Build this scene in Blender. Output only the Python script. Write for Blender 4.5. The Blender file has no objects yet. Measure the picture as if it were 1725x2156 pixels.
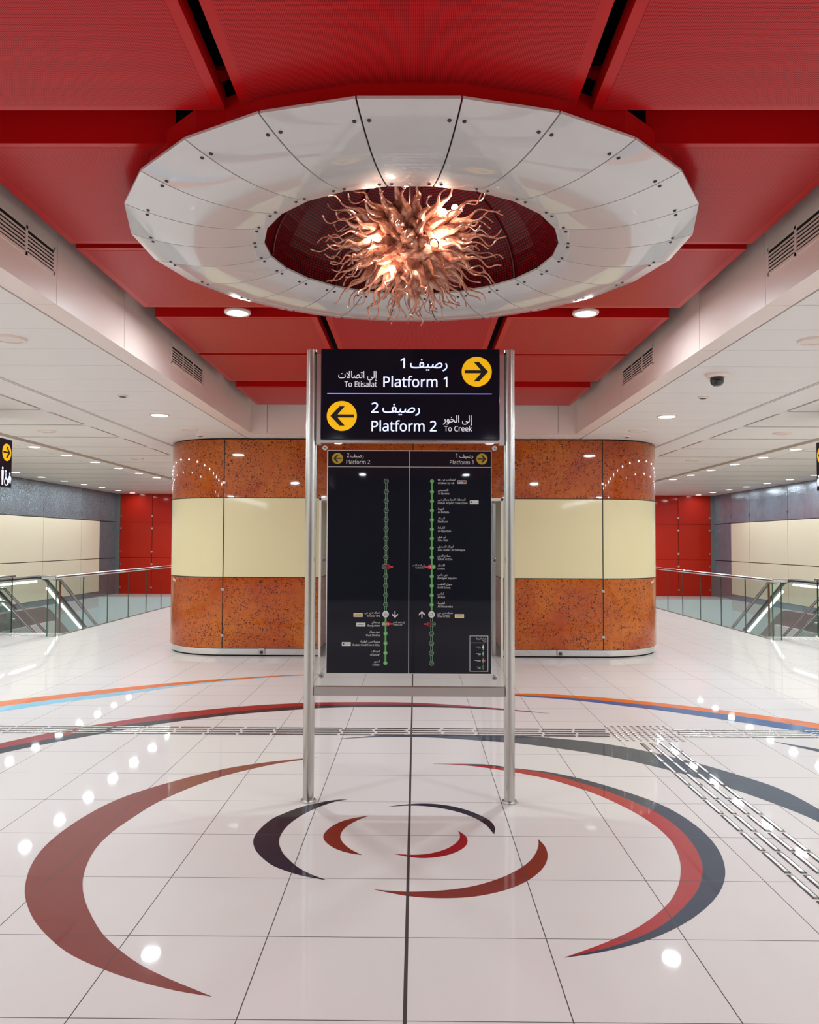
import bpy, bmesh, math, random, unicodedata
from mathutils import Vector, Matrix
from mathutils.geometry import delaunay_2d_cdt
import numpy as np

sc = bpy.context.scene
COL = sc.collection
PI = math.pi
random.seed(7)

# ------------------------------------------------------------------ camera, world, exposure
cam_data = bpy.data.cameras.new('camera')
cam = bpy.data.objects.new('camera', cam_data)
COL.objects.link(cam)
sc.camera = cam
cam_data.sensor_fit = 'HORIZONTAL'
cam_data.sensor_width = 36.0
cam_data.lens = 35.107
cam_data.clip_end = 200
EYE = Vector((0.045, 0.0, 1.701))
PITCH, YAW, ROLL = 0.03803, 0.00804, 0.00407
fwd = Vector((-math.sin(YAW) * math.cos(PITCH), math.cos(YAW) * math.cos(PITCH), math.sin(PITCH)))
rt = Vector((math.cos(YAW), math.sin(YAW), 0))
up = rt.cross(fwd)
rt2 = rt * math.cos(ROLL) + up * math.sin(ROLL)
up2 = up * math.cos(ROLL) - rt * math.sin(ROLL)
cam.matrix_world = Matrix(((rt2.x, up2.x, -fwd.x, EYE.x), (rt2.y, up2.y, -fwd.y, EYE.y), (rt2.z, up2.z, -fwd.z, EYE.z), (0, 0, 0, 1)))

world = bpy.data.worlds.new('world')
sc.world = world
world.use_nodes = True
wb = world.node_tree.nodes['Background']
wb.inputs[0].default_value = (0.9, 0.92, 1.0, 1)
wb.inputs[1].default_value = 0.05

sc.view_settings.view_transform = 'Standard'
sc.view_settings.look = 'None'
sc.view_settings.gamma = 1.0
sc.view_settings.use_curve_mapping = False
sc.view_settings.exposure = 0.0
sc.cycles.use_denoising = True
sc.cycles.max_bounces = 10
sc.cycles.diffuse_bounces = 6
sc.cycles.glossy_bounces = 5
sc.cycles.transparent_max_bounces = 16
sc.cycles.caustics_reflective = False
sc.cycles.caustics_refractive = False
sc.cycles.sample_clamp_indirect = 6.0

LAMP_W = 28.0          # power of one round downlight
LAMP_COL = (0.86, 0.972, 1.03)


# ------------------------------------------------------------------ materials
def lin(r, g, b):
    f = lambda c: c / 12.92 if c <= 0.04045 else ((c + 0.055) / 1.055) ** 2.4
    return (f(r / 255), f(g / 255), f(b / 255), 1.0)


def mat(name, col, rough=0.5, metal=0.0, coat=0.0, coat_rough=0.03, vary=0.05, scale=6.0, spec=0.5, emis=None, estr=0.0):
    m = bpy.data.materials.new(name)
    m.use_nodes = True
    nt = m.node_tree
    b = nt.nodes['Principled BSDF']
    b.inputs['Roughness'].default_value = rough
    b.inputs['Metallic'].default_value = metal
    b.inputs['Coat Weight'].default_value = coat
    b.inputs['Coat Roughness'].default_value = coat_rough
    b.inputs['Specular IOR Level'].default_value = spec
    if emis:
        b.inputs['Emission Color'].default_value = emis
        b.inputs['Emission Strength'].default_value = estr
    c = lin(*col)
    b.inputs['Base Color'].default_value = c
    if vary > 0:
        geo = nt.nodes.new('ShaderNodeNewGeometry')
        nz = nt.nodes.new('ShaderNodeTexNoise')
        nz.inputs['Scale'].default_value = scale
        nz.inputs['Detail'].default_value = 3
        nt.links.new(geo.outputs['Position'], nz.inputs['Vector'])
        mx = nt.nodes.new('ShaderNodeMix')
        mx.data_type = 'RGBA'
        mx.inputs['A'].default_value = tuple(x * (1 - vary) for x in c[:3]) + (1,)
        mx.inputs['B'].default_value = tuple(min(1, x * (1 + vary)) for x in c[:3]) + (1,)
        nt.links.new(nz.outputs['Fac'], mx.inputs['Factor'])
        nt.links.new(mx.outputs['Result'], b.inputs['Base Color'])
    return m


class NT:
    """small helper to write shader maths"""
    def __init__(s, m):
        s.nt = m.node_tree
        s.b = s.nt.nodes['Principled BSDF']
        s.geo = s.nt.nodes.new('ShaderNodeNewGeometry')
        s.sep = s.nt.nodes.new('ShaderNodeSeparateXYZ')
        s.nt.links.new(s.geo.outputs['Position'], s.sep.inputs[0])

    def m(s, op, a, b=None, c=None):
        n = s.nt.nodes.new('ShaderNodeMath')
        n.operation = op
        for i, v in enumerate((a, b, c)):
            if v is None:
                continue
            if isinstance(v, (int, float)):
                n.inputs[i].default_value = v
            else:
                s.nt.links.new(v, n.inputs[i])
        return n.outputs[0]

    def mix(s, f, a, b):
        n = s.nt.nodes.new('ShaderNodeMix')
        n.data_type = 'RGBA'
        for k, v in (('Factor', f), ('A', a), ('B', b)):
            if isinstance(v, (tuple, float, int)):
                n.inputs[k].default_value = v
            else:
                s.nt.links.new(v, n.inputs[k])
        return n.outputs['Result']

    def noise(s, scale, detail=3, dist=0.0, rough=0.5):
        n = s.nt.nodes.new('ShaderNodeTexNoise')
        n.inputs['Scale'].default_value = scale
        n.inputs['Detail'].default_value = detail
        n.inputs['Distortion'].default_value = dist
        n.inputs['Roughness'].default_value = rough
        s.nt.links.new(s.geo.outputs['Position'], n.inputs['Vector'])
        return n.outputs['Fac']

    def ramp(s, f, a, b):
        n = s.nt.nodes.new('ShaderNodeMapRange')
        n.inputs['From Min'].default_value = a
        n.inputs['From Max'].default_value = b
        s.nt.links.new(f, n.inputs['Value'])
        return n.outputs['Result']

    def bump(s, h, strength, dist=0.01):
        n = s.nt.nodes.new('ShaderNodeBump')
        n.inputs['Strength'].default_value = strength
        n.inputs['Distance'].default_value = dist
        s.nt.links.new(h, n.inputs['Height'])
        s.nt.links.new(n.outputs[0], s.b.inputs['Normal'])

    def to(s, sock, name):
        s.nt.links.new(sock, s.b.inputs[name])


def near_line(t, coord, origin, period, half):
    """1 where coord is within half of origin + n*period"""
    q = t.m('DIVIDE', t.m('SUBTRACT', coord, origin), period)
    d = t.m('ABSOLUTE', t.m('SUBTRACT', q, t.m('ROUND', q)))
    return t.m('LESS_THAN', d, half / period)


TILE = 0.6
TX0, TY0 = 0.012, 5.308


def floor_like(name, col, vary=0.02):
    """polished porcelain tile: colour, grout lines, mirror coat"""
    m = mat(name, col, rough=0.4, coat=0.44, coat_rough=0.03, vary=0, spec=0.06)
    t = NT(m)
    c = lin(*col)
    base = t.mix(t.noise(0.8, 4), tuple(x * (1 - vary) for x in c[:3]) + (1,), tuple(x * (1 + vary) for x in c[:3]) + (1,))
    x, y = t.sep.outputs[0], t.sep.outputs[1]
    lx = near_line(t, x, TX0, TILE, 0.0022)
    ly = near_line(t, y, TY0, TILE, 0.0022)
    wide = t.m('LESS_THAN', t.m('ABSOLUTE', t.m('SUBTRACT', x, TX0)), 0.0075)
    g = t.m('MAXIMUM', t.m('MAXIMUM', lx, ly), wide)
    t.to(t.mix(g, base, lin(70, 62, 58)), 'Base Color')
    t.to(t.m('SUBTRACT', 0.44, t.m('MULTIPLY', g, 0.4)), 'Coat Weight')
    return m


M = {}
M['floor'] = floor_like('polished_tile', (208, 201, 198))
M['white_ceiling'] = mat('white_ceiling_panel', (228, 223, 219), 0.45, vary=0.015, scale=1.5)
M['white_gloss'] = mat('bounce_tinted_white_enamel', (236, 218, 209), 0.4, coat=0.3, coat_rough=0.12, vary=0.015, scale=1.5)  # pink in the base stands in for light bounced off the red panels
M['reveal'] = mat('reveal_beige', (150, 138, 128), 0.7, vary=0.03)
M['dark'] = mat('black_void', (12, 11, 11), 0.9, vary=0.1)
M['joint'] = mat('dark_joint', (52, 46, 44), 0.6)
M['red_plain'] = mat('red_lacquer', (186, 16, 20), 0.28, vary=0.03, scale=2, spec=0.24)
M['dark_steel'] = mat('dark_steel', (70, 70, 72), 0.35, 0.8)
M['steel'] = mat('brushed_steel', (196, 192, 188), 0.24, 1.0, vary=0.05, scale=40)
M['bright_steel'] = mat('polished_steel', (196, 195, 194), 0.22, 1.0, vary=0.03, scale=20)
M['skirt_steel'] = mat('mirror_steel_skirting', (222, 222, 222), 0.07, 1.0, vary=0.02, scale=10)
M['bar_steel'] = mat('tactile_steel', (170, 168, 166), 0.2, 1.0, vary=0.06, scale=30)
M['cream'] = mat('cream_enamel', (212, 197, 154), 0.35, coat=0.6, coat_rough=0.05, vary=0.02, scale=1.2)
M['cream_wall'] = mat('cream_wall_panel', (224, 212, 186), 0.5, vary=0.02, scale=1.2)
M['redwall'] = mat('red_glass_wall', (186, 34, 14), 0.4, coat=0.3, coat_rough=0.06, vary=0.05, scale=0.8, spec=0.1)
M['ring_white'] = mat('glossy_white_glass', (202, 200, 199), 0.35, coat=1.0, coat_rough=0.03, vary=0.01, scale=1.0)
M['ring_white'].node_tree.nodes['Principled BSDF'].inputs['Coat IOR'].default_value = 1.62
M['black_rubber'] = mat('black_rubber', (34, 31, 34), 0.4, vary=0.05)
M['grey_clad'] = mat('warm_grey_cladding', (134, 122, 119), 0.35, 0.3, vary=0.04)
M['concrete'] = mat('pale_grey_render', (214, 222, 223), 0.7, vary=0.04)
M['yellow'] = mat('sign_yellow', (246, 190, 0), 0.4, vary=0.02, emis=lin(250, 186, 0), estr=0.42)
M['arrow_black'] = mat('sign_black', (22, 20, 28), 0.4)
M['sign_navy'] = mat('sign_navy', (13, 13, 30), 0.35, coat=0.12, coat_rough=0.06, vary=0.04, spec=0.12)
M['sign_letter'] = mat('lit_letter', (225, 232, 255), 0.5, vary=0, emis=lin(205, 222, 255), estr=0.85)
M['sign_letter_dim'] = mat('small_lit_letter', (225, 226, 235), 0.5, vary=0, emis=lin(225, 225, 235), estr=0.4)
M['sign_line'] = mat('lit_blue_line', (150, 160, 255), 0.5, vary=0, emis=lin(140, 150, 255), estr=0.7)
M['board_navy'] = mat('map_navy', (8, 12, 26), 0.4, coat=0.55, coat_rough=0.02, vary=0.05, spec=0.15)
M['board_white'] = mat('map_white_print', (214, 216, 214), 0.5, vary=0.01)
M['board_yellow'] = mat('map_yellow_print', (178, 150, 30), 0.5, vary=0.02)
M['board_edge'] = mat('map_board_edge', (232, 228, 224), 0.5, vary=0.01)
M['green_line'] = mat('map_green_print', (92, 168, 88), 0.5, vary=0.02)
M['green_pale'] = mat('map_pale_green_print', (128, 176, 136), 0.5, vary=0.02)
M['red_line'] = mat('map_red_print', (206, 52, 54), 0.5, vary=0.02)
M['gold_print'] = mat('map_gold_print', (214, 176, 96), 0.5, vary=0.02)
M['lamp_off'] = mat('unlit_diffuser', (222, 214, 206), 0.5, vary=0.01)
M['black_dome'] = mat('smoked_dome', (20, 19, 20), 0.08, coat=0.6)
M['glow'] = mat('lamp_diffuser', (255, 250, 240), 0.5, vary=0, emis=(1.0, 0.97, 0.93, 1), estr=9.0)
M['tube_glow'] = mat('light_tube', (255, 252, 246), 0.5, vary=0, emis=(1.0, 0.98, 0.95, 1), estr=3.2)
M['bulb_glow'] = mat('halogen_bulb', (255, 235, 215), 0.5, vary=0, emis=(1.0, 0.86, 0.72, 1), estr=45.0)
M['green_edge'] = mat('glass_edge_green', (24, 78, 66), 0.2, vary=0.1, coat=0.5)


def stone():
    m = mat('speckled_brown_stone', (168, 82, 24), 0.4, coat=0.75, coat_rough=0.03, vary=0, spec=0.1)
    t = NT(m)
    tone = t.ramp(t.noise(1.1, 4, 0.6), 0.36, 0.66)
    base = t.mix(tone, lin(162, 66, 14), lin(186, 98, 20))
    fine = t.ramp(t.noise(14, 3), 0.35, 0.7)
    base = t.mix(t.m('MULTIPLY', fine, 0.35), base, lin(150, 56, 24))
    worm = t.m('MULTIPLY', t.ramp(t.noise(34, 1.5, 1.8, 0.45), 0.582, 0.612), t.ramp(t.noise(5.0, 2), 0.3, 0.46))
    t.to(t.mix(worm, base, lin(74, 22, 14)), 'Base Color')
    return m


def perforated():
    m = mat('perforated_red_sheet', (178, 22, 24), 0.3, vary=0, spec=0.27)
    t = NT(m)
    P = 0.0068
    x, y = t.sep.outputs[0], t.sep.outputs[1]
    fx = t.m('SUBTRACT', t.m('FRACT', t.m('DIVIDE', x, P)), 0.5)
    fy = t.m('SUBTRACT', t.m('FRACT', t.m('DIVIDE', y, P)), 0.5)
    d2 = t.m('ADD', t.m('MULTIPLY', fx, fx), t.m('MULTIPLY', fy, fy))
    hole = t.m('LESS_THAN', d2, 0.09)
    t.to(t.mix(hole, lin(196, 20, 26), lin(84, 2, 4)), 'Base Color')
    t.to(t.m('ADD', 0.3, t.m('MULTIPLY', hole, 0.5)), 'Roughness')
    return m


def hammered(name, col, strength):
    m = mat(name, col, 0.18, 0.3, vary=0, spec=0.8)
    t = NT(m)
    base = t.mix(t.noise(4, 3), tuple(x * .8 for x in lin(*col)[:3]) + (1,), tuple(min(1, x * 1.2) for x in lin(*col)[:3]) + (1,))
    t.to(base, 'Base Color')
    t.bump(t.noise(22, 2, 1.0), strength, 0.03)
    return m


def glass(name, tint, gloss=0.035):
    m = bpy.data.materials.new(name)
    m.use_nodes = True
    nt = m.node_tree
    nt.nodes.clear()
    out = nt.nodes.new('ShaderNodeOutputMaterial')
    tr = nt.nodes.new('ShaderNodeBsdfTransparent')
    gl = nt.nodes.new('ShaderNodeBsdfGlossy')
    gl.inputs['Roughness'].default_value = 0.01
    mx = nt.nodes.new('ShaderNodeMixShader')
    lw = nt.nodes.new('ShaderNodeLayerWeight')
    lw.inputs['Blend'].default_value = 0.5
    pw = nt.nodes.new('ShaderNodeMath')
    pw.operation = 'POWER'
    pw.inputs[1].default_value = 5.0
    fr = nt.nodes.new('ShaderNodeMath')
    fr.operation = 'MULTIPLY_ADD'
    fr.inputs[1].default_value = 0.9
    fr.inputs[2].default_value = gloss
    nt.links.new(lw.outputs['Facing'], pw.inputs[0])
    nt.links.new(pw.outputs[0], fr.inputs[0])
    nz = nt.nodes.new('ShaderNodeTexNoise')
    nz.inputs['Scale'].default_value = 2.0
    geo = nt.nodes.new('ShaderNodeNewGeometry')
    nt.links.new(geo.outputs['Position'], nz.inputs['Vector'])
    cm = nt.nodes.new('ShaderNodeMix')
    cm.data_type = 'RGBA'
    cm.inputs['A'].default_value = (tint[0] * .98, tint[1] * .98, tint[2] * .98, 1)
    cm.inputs['B'].default_value = tint + (1,)
    nt.links.new(nz.outputs['Fac'], cm.inputs['Factor'])
    nt.links.new(cm.outputs['Result'], tr.inputs['Color'])
    nt.links.new(fr.outputs[0], mx.inputs[0])
    nt.links.new(tr.outputs[0], mx.inputs[1])
    nt.links.new(gl.outputs[0], mx.inputs[2])
    nt.links.new(mx.outputs[0], out.inputs[0])
    return m


def mesh_dome():
    """dark red mesh tiles over the inside of the dome, laid out on its own uv grid"""
    m = mat('red_mesh_tiles', (112, 10, 18), 0.3, vary=0, spec=0.22)
    nt = m.node_tree
    t = NT(m)
    uv = nt.nodes.new('ShaderNodeUVMap')
    sp = nt.nodes.new('ShaderNodeSeparateXYZ')
    nt.links.new(uv.outputs[0], sp.inputs[0])
    gx = near_line(t, sp.outputs[0], 0.0, 1.0, 0.2)
    gy = near_line(t, sp.outputs[1], 0.0, 1.0, 0.2)
    g = t.m('MAXIMUM', gx, gy)
    t.to(t.mix(g, lin(130, 8, 20), lin(48, 1, 6)), 'Base Color')
    t.bump(t.m('SUBTRACT', 1.0, g), 0.6, 0.01)
    return m


def copper_glass():
    m = mat('amber_copper_glass', (196, 132, 100), 0.22, 0.3, coat=0.9, coat_rough=0.05, vary=0)
    t = NT(m)
    base = t.mix(t.ramp(t.noise(40, 3), 0.35, 0.65), lin(182, 108, 82), lin(226, 170, 144))
    t.to(base, 'Base Color')
    return m


M['stone'] = stone()
M['perf'] = perforated()
M['hammered'] = hammered('hammered_grey_wall', (112, 126, 132), 1.0)
M['hammered_soft'] = hammered('sanded_grey_wall', (122, 138, 150), 0.12)
M['glass'] = glass('tinted_glass', (0.90, 0.955, 0.935))
M['clear'] = glass('clear_glass', (0.95, 0.972, 0.96))
M['dome'] = mesh_dome()
M['copper'] = copper_glass()


def inlay_mat(name, col):
    return floor_like(name, col, 0.03)


# ------------------------------------------------------------------ mesh helpers
class MB:
    def __init__(s):
        s.bm = bmesh.new()
        s.mi = 0

    def face(s, vs, mi=0):
        try:
            f = s.bm.faces.new(vs)
            f.material_index = mi or s.mi
            return f
        except ValueError:
            return None

    def box(s, x0, x1, y0, y1, z0, z1, mi=0):
        x0, x1 = min(x0, x1), max(x0, x1)
        y0, y1 = min(y0, y1), max(y0, y1)
        z0, z1 = min(z0, z1), max(z0, z1)
        v = [s.bm.verts.new((x, y, z)) for z in (z0, z1) for x, y in ((x0, y0), (x1, y0), (x1, y1), (x0, y1))]
        for q in ((3, 2, 1, 0), (4, 5, 6, 7), (0, 1, 5, 4), (1, 2, 6, 5), (2, 3, 7, 6), (3, 0, 4, 7)):
            s.face([v[i] for i in q], mi)
        return s

    def prism(s, pts, d):
        """solid between the polygon pts and the same polygon moved by d"""
        d = Vector(d)
        a = [s.bm.verts.new(p) for p in pts]
        b = [s.bm.verts.new(Vector(p) + d) for p in pts]
        n = len(a)
        s.face(a[::-1])
        s.face(b)
        for i in range(n):
            s.face([a[i], a[(i + 1) % n], b[(i + 1) % n], b[i]])
        return s

    def strip(s, A, B, d):
        """solid band between two polylines of equal length, thickened by d"""
        d = Vector(d)
        va = [s.bm.verts.new(p) for p in A]
        vb = [s.bm.verts.new(p) for p in B]
        wa = [s.bm.verts.new(Vector(p) + d) for p in A]
        wb_ = [s.bm.verts.new(Vector(p) + d) for p in B]
        n = len(A)
        for i in range(n - 1):
            s.face([va[i], va[i + 1], vb[i + 1], vb[i]])
            s.face([wa[i], wb_[i], wb_[i + 1], wa[i + 1]])
            s.face([va[i], wa[i], wa[i + 1], va[i + 1]])
            s.face([vb[i], vb[i + 1], wb_[i + 1], wb_[i]])
        s.face([va[0], vb[0], wb_[0], wa[0]])
        s.face([va[-1], wa[-1], wb_[-1], vb[-1]])
        return s

    def tube(s, pts, rad, n=10, closed_ends=True):
        pts = [Vector(p) for p in pts]
        if not isinstance(rad, (list, tuple)):
            rad = [rad] * len(pts)
        rings = []
        ref = None
        for i, p in enumerate(pts):
            t = (pts[min(i + 1, len(pts) - 1)] - pts[max(i - 1, 0)])
            t = t.normalized() if t.length > 1e-9 else Vector((0, 0, 1))
            if ref is None:
                ref = t.orthogonal().normalized()
            ref = (ref - t * ref.dot(t))
            ref = ref.normalized() if ref.length > 1e-6 else t.orthogonal().normalized()
            b = t.cross(ref)
            rings.append([s.bm.verts.new(p + (ref * math.cos(2 * PI * k / n) + b * math.sin(2 * PI * k / n)) * rad[i]) for k in range(n)])
        for a, b in zip(rings, rings[1:]):
            for k in range(n):
                s.face([a[k], a[(k + 1) % n], b[(k + 1) % n], b[k]])
        if closed_ends:
            s.face(rings[0][::-1])
            s.face(rings[-1])
        return s

    def lathe(s, c, prof, n=32, axis='z'):
        """revolve (radius, height) pairs about a vertical (or y) axis through c"""
        c = Vector(c)
        rings = []
        for r, h in prof:
            if r < 1e-6:
                p = Vector((0, 0, h)) if axis == 'z' else Vector((0, h, 0))
                rings.append([s.bm.verts.new(c + p)])
            else:
                L = []
                for k in range(n):
                    a = 2 * PI * k / n
                    p = Vector((r * math.cos(a), r * math.sin(a), h)) if axis == 'z' else Vector((r * math.cos(a), h, r * math.sin(a)))
                    L.append(s.bm.verts.new(c + p))
                rings.append(L)
        for a, b in zip(rings, rings[1:]):
            for k in range(n):
                k2 = (k + 1) % n
                if len(a) == 1 and len(b) > 1:
                    s.face([a[0], b[k2], b[k]])
                elif len(b) == 1 and len(a) > 1:
                    s.face([a[k], a[k2], b[0]])
                elif len(a) > 1:
                    s.face([a[k], a[k2], b[k2], b[k]])
        return s

    def ball(s, c, r, seg=12, rings=8):
        return s.lathe(c, [(r * math.sin(PI * i / rings), -r * math.cos(PI * i / rings)) for i in range(rings + 1)], seg)


def wloc(o):
    v = Vector((0, 0, 0))
    while o is not None:
        v += o.location
        o = o.parent
    return v


def obj(name, mb, m, parent=None, loc=None, smooth=False, kind=None, bevel=0.0):
    """link a mesh written in world coordinates as one object"""
    bmesh.ops.recalc_face_normals(mb.bm, faces=mb.bm.faces[:])
    if smooth:
        for f in mb.bm.faces:
            f.smooth = True
    base = wloc(parent) if parent is not None else Vector((0, 0, 0))
    own = Vector(loc) - base if loc is not None else Vector((0, 0, 0))
    bmesh.ops.translate(mb.bm, verts=mb.bm.verts[:], vec=-(base + own))
    me = bpy.data.meshes.new(name)
    mb.bm.to_mesh(me)
    mb.bm.free()
    for q in (m if isinstance(m, (list, tuple)) else [m]):
        me.materials.append(q)
    if smooth:
        try:
            me.set_sharp_from_angle(angle=math.radians(38))
        except Exception:
            pass
    o = bpy.data.objects.new(name, me)
    COL.objects.link(o)
    o.location = own
    o.parent = parent
    if kind:
        o['kind'] = kind
    if bevel > 0:
        b = o.modifiers.new('bevel', 'BEVEL')
        b.width = bevel
        b.segments = 2
        b.limit_method = 'ANGLE'
    return o


def tag(o, label, cat, group=None):
    o['label'] = label
    o['category'] = cat
    if group:
        o['group'] = group
    return o


def thing(name, label, cat, loc=(0, 0, 0), group=None):
    o = bpy.data.objects.new(name, None)
    COL.objects.link(o)
    o.location = loc
    o.empty_display_size = 0.1
    return tag(o, label, cat, group)


def struct(name, mb, m, parent=None, **k):
    return obj(name, mb, m, parent, kind='structure', **k)


def dup(root, loc, label, group=None):
    r = root.copy()
    COL.objects.link(r)
    r.location = loc
    r['label'] = label
    if group:
        r['group'] = group
    for ch in list(root.children):
        c = ch.copy()
        COL.objects.link(c)
        c.parent = r
        for g in list(ch.children):
            d = g.copy()
            COL.objects.link(d)
            d.parent = c
    return r


ORD = ['nearest', 'second nearest', 'third nearest', 'fourth nearest', 'fifth nearest', 'sixth nearest', 'seventh nearest', 'eighth nearest', 'ninth nearest']
SIDE = {-1: 'left', 1: 'right'}


# ------------------------------------------------------------------ lettering
FORMS = {}
for cp in range(0xFE80, 0xFEFD):
    d = unicodedata.decomposition(chr(cp)).split()
    if len(d) >= 2 and d[0].startswith('<'):
        FORMS.setdefault(''.join(chr(int(h, 16)) for h in d[1:]), {})[d[0][1:-1]] = chr(cp)


def arabic(s):
    """joined letter shapes, returned left to right as they stand on the wall"""
    out = []
    for word in s.split(' '):
        if not any('\u0600' <= ch <= '\u06ff' for ch in word):
            out.append(word[::-1])
            continue
        u, i = [], 0
        while i < len(word):
            if word[i:i + 2] in FORMS:
                u.append(word[i:i + 2])
                i += 2
            else:
                u.append(word[i])
                i += 1
        res, prev = '', False
        for k, ch in enumerate(u):
            f = FORMS.get(ch, {})
            nxt = k + 1 < len(u) and 'final' in FORMS.get(u[k + 1], {})
            fwd_join = 'initial' in f and nxt
            kind = ('medial' if fwd_join else 'final') if prev else ('initial' if fwd_join else 'isolated')
            res += f.get(kind, ch)
            prev = fwd_join
        out.append(res)
    return ' '.join(out)[::-1]


def sans(s):
    """the plain humanist sans that the signs are set in"""
    r = ''
    for ch in s:
        if 'A' <= ch <= 'Z':
            r += chr(0x1D5A0 + ord(ch) - 65)
        elif 'a' <= ch <= 'z':
            r += chr(0x1D5BA + ord(ch) - 97)
        elif '0' <= ch <= '9':
            r += chr(0x1D7E2 + ord(ch) - 48)
        else:
            r += ch
    return r


_text_cache = {}


def contour_fill(polys):
    """triangles for a set of closed outlines, filled wherever the winding number is not zero"""
    verts, edges = [], []
    for p in polys:
        b = len(verts)
        verts += [Vector(q) for q in p]
        edges += [(b + i, b + (i + 1) % len(p)) for i in range(len(p))]
    vo, _, fo, _, _, _ = delaunay_2d_cdt(verts, edges, [], 0, 1e-6)
    V_ = np.array([(v[0], v[1]) for v in vo])
    F_ = np.array([f for f in fo if len(f) == 3])
    C_ = V_[F_].mean(1)
    A_ = np.array([p[i - 1] for p in polys for i in range(len(p))])
    B_ = np.array([p[i] for p in polys for i in range(len(p))])
    wn = np.zeros(len(C_), int)
    x, y = C_[:, :1], C_[:, 1:]
    x1, y1, x2, y2 = A_[:, 0], A_[:, 1], B_[:, 0], B_[:, 1]
    left = (x2 - x1) * (y - y1) - (x - x1) * (y2 - y1)
    wn = ((y1 <= y) & (y2 > y) & (left > 0)).sum(1) - ((y1 > y) & (y2 <= y) & (left < 0)).sum(1)
    return [tuple(v) for v in V_.tolist()], [tuple(f) for f in F_[wn != 0].tolist()]


def text_mesh(s):
    if s in _text_cache:
        return _text_cache[s]
    c = bpy.data.curves.new('lettering', 'FONT')
    c.body = s
    c.size = 1.0
    o = bpy.data.objects.new('lettering', c)
    COL.objects.link(o)
    dg = bpy.context.evaluated_depsgraph_get()
    cu = o.evaluated_get(dg).to_curve(dg)
    polys = []
    for sp in cu.splines:
        pts = []
        if sp.type == 'BEZIER':
            B = sp.bezier_points
            for i in range(len(B)):
                p0, h0, h1, p1 = B[i].co, B[i].handle_right, B[(i + 1) % len(B)].handle_left, B[(i + 1) % len(B)].co
                straight = (h0 - p0).length + (p1 - h1).length < 1e-5 or abs((p1 - p0).cross(h0 - p0).z) + abs((p1 - p0).cross(h1 - p0).z) < 1e-6
                n = 1 if straight else 4
                for k in range(n):
                    t = k / n
                    q = p0 * (1 - t) ** 3 + h0 * (3 * t * (1 - t) ** 2) + h1 * (3 * t * t * (1 - t)) + p1 * t ** 3
                    pts.append((q.x, q.y))
        else:
            pts = [(p.co.x, p.co.y) for p in sp.points]
        clean = []
        for p in pts:
            if not clean or abs(p[0] - clean[-1][0]) + abs(p[1] - clean[-1][1]) > 1e-5:
                clean.append(p)
        if len(clean) > 2:
            polys.append(clean)
    o.evaluated_get(dg).to_curve_clear()
    bpy.data.objects.remove(o)
    bpy.data.curves.remove(c)
    res = contour_fill(polys) if polys else ([], [])
    _text_cache[s] = res
    return res


def write(mb, s, x0, x1, base, size, place, weight=0.0, align=None):
    """letters between x0 and x1 on the line base; place(u, v) gives the point on the sign.
    align 'l' or 'r' keeps the natural width from x0 or to x1; weight thickens the strokes"""
    vs, fs = text_mesh(s)
    if not vs:
        return
    lo, hi = min(v[0] for v in vs), max(v[0] for v in vs)
    if align == 'l':
        kx, ox = size, x0 - lo * size
    elif align == 'r':
        kx, ox = size, x1 - hi * size
    else:
        kx = (x1 - x0) / (hi - lo)
        ox = x0 - lo * kx
    w = weight * size
    for i, (dx, dy) in enumerate(((0, 0),) if not w else ((0, 0), (w, w * .6), (-w, w * .6), (w, -w * .6), (-w, -w * .6))):
        b = []
        for v in vs:
            p = Vector(place(ox + v[0] * kx + dx, base + v[1] * size + dy))
            b.append(mb.bm.verts.new(p))
        if i:
            off = Vector(place(0, 0)) - mb_back(place)
            for v in b:
                v.co += off * (i * .00012)
        for f in fs:
            mb.face([b[k] for k in f])


def mb_back(place):
    """a point one unit behind the sign face at its origin"""
    o, e1, e2 = Vector(place(0, 0)), Vector(place(1, 0)), Vector(place(0, 1))
    n = (e1 - o).cross(e2 - o).normalized()
    return o - n


def disc(mb, u, v, r, place, n=40, r0=0.0):
    if r0 <= 0:
        mb.face([mb.bm.verts.new(place(u + r * math.cos(2 * PI * k / n), v + r * math.sin(2 * PI * k / n))) for k in range(n)])
    else:
        A = [mb.bm.verts.new(place(u + r * math.cos(2 * PI * k / n), v + r * math.sin(2 * PI * k / n))) for k in range(n)]
        B = [mb.bm.verts.new(place(u + r0 * math.cos(2 * PI * k / n), v + r0 * math.sin(2 * PI * k / n))) for k in range(n)]
        for k in range(n):
            mb.face([A[k], A[(k + 1) % n], B[(k + 1) % n], B[k]])


def poly(mb, pts, place):
    mb.face([mb.bm.verts.new(place(*p)) for p in pts])


def rect(mb, u0, u1, v0, v1, place):
    poly(mb, [(u0, v0), (u1, v0), (u1, v1), (u0, v1)], place)


def frame(mb, u0, u1, v0, v1, w, place):
    rect(mb, u0, u1, v0, v0 + w, place)
    rect(mb, u0, u1, v1 - w, v1, place)
    rect(mb, u0, u0 + w, v0 + w, v1 - w, place)
    rect(mb, u1 - w, u1, v0 + w, v1 - w, place)


ARROW = [(-.8, .1), (-.8, -.1), (.28, -.1), (-.2, -.65), (.15, -.65), (.76, 0), (.15, .65), (-.2, .65), (.28, .1)]


def arrow(mb, u, v, r, sgn, place, rot=0):
    pts = []
    for a, b in ARROW:
        a *= sgn
        a, b = (a * math.cos(rot) - b * math.sin(rot), a * math.sin(rot) + b * math.cos(rot))
        pts.append((u + a * r, v + b * r))
    # three convex pieces so that the outline fills cleanly
    q = lambda *i: poly(mb, [pts[k] for k in i], place)
    q(0, 1, 2, 8)
    q(8, 5, 6, 7)
    q(2, 3, 4, 5)
    q(8, 2, 5)


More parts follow.
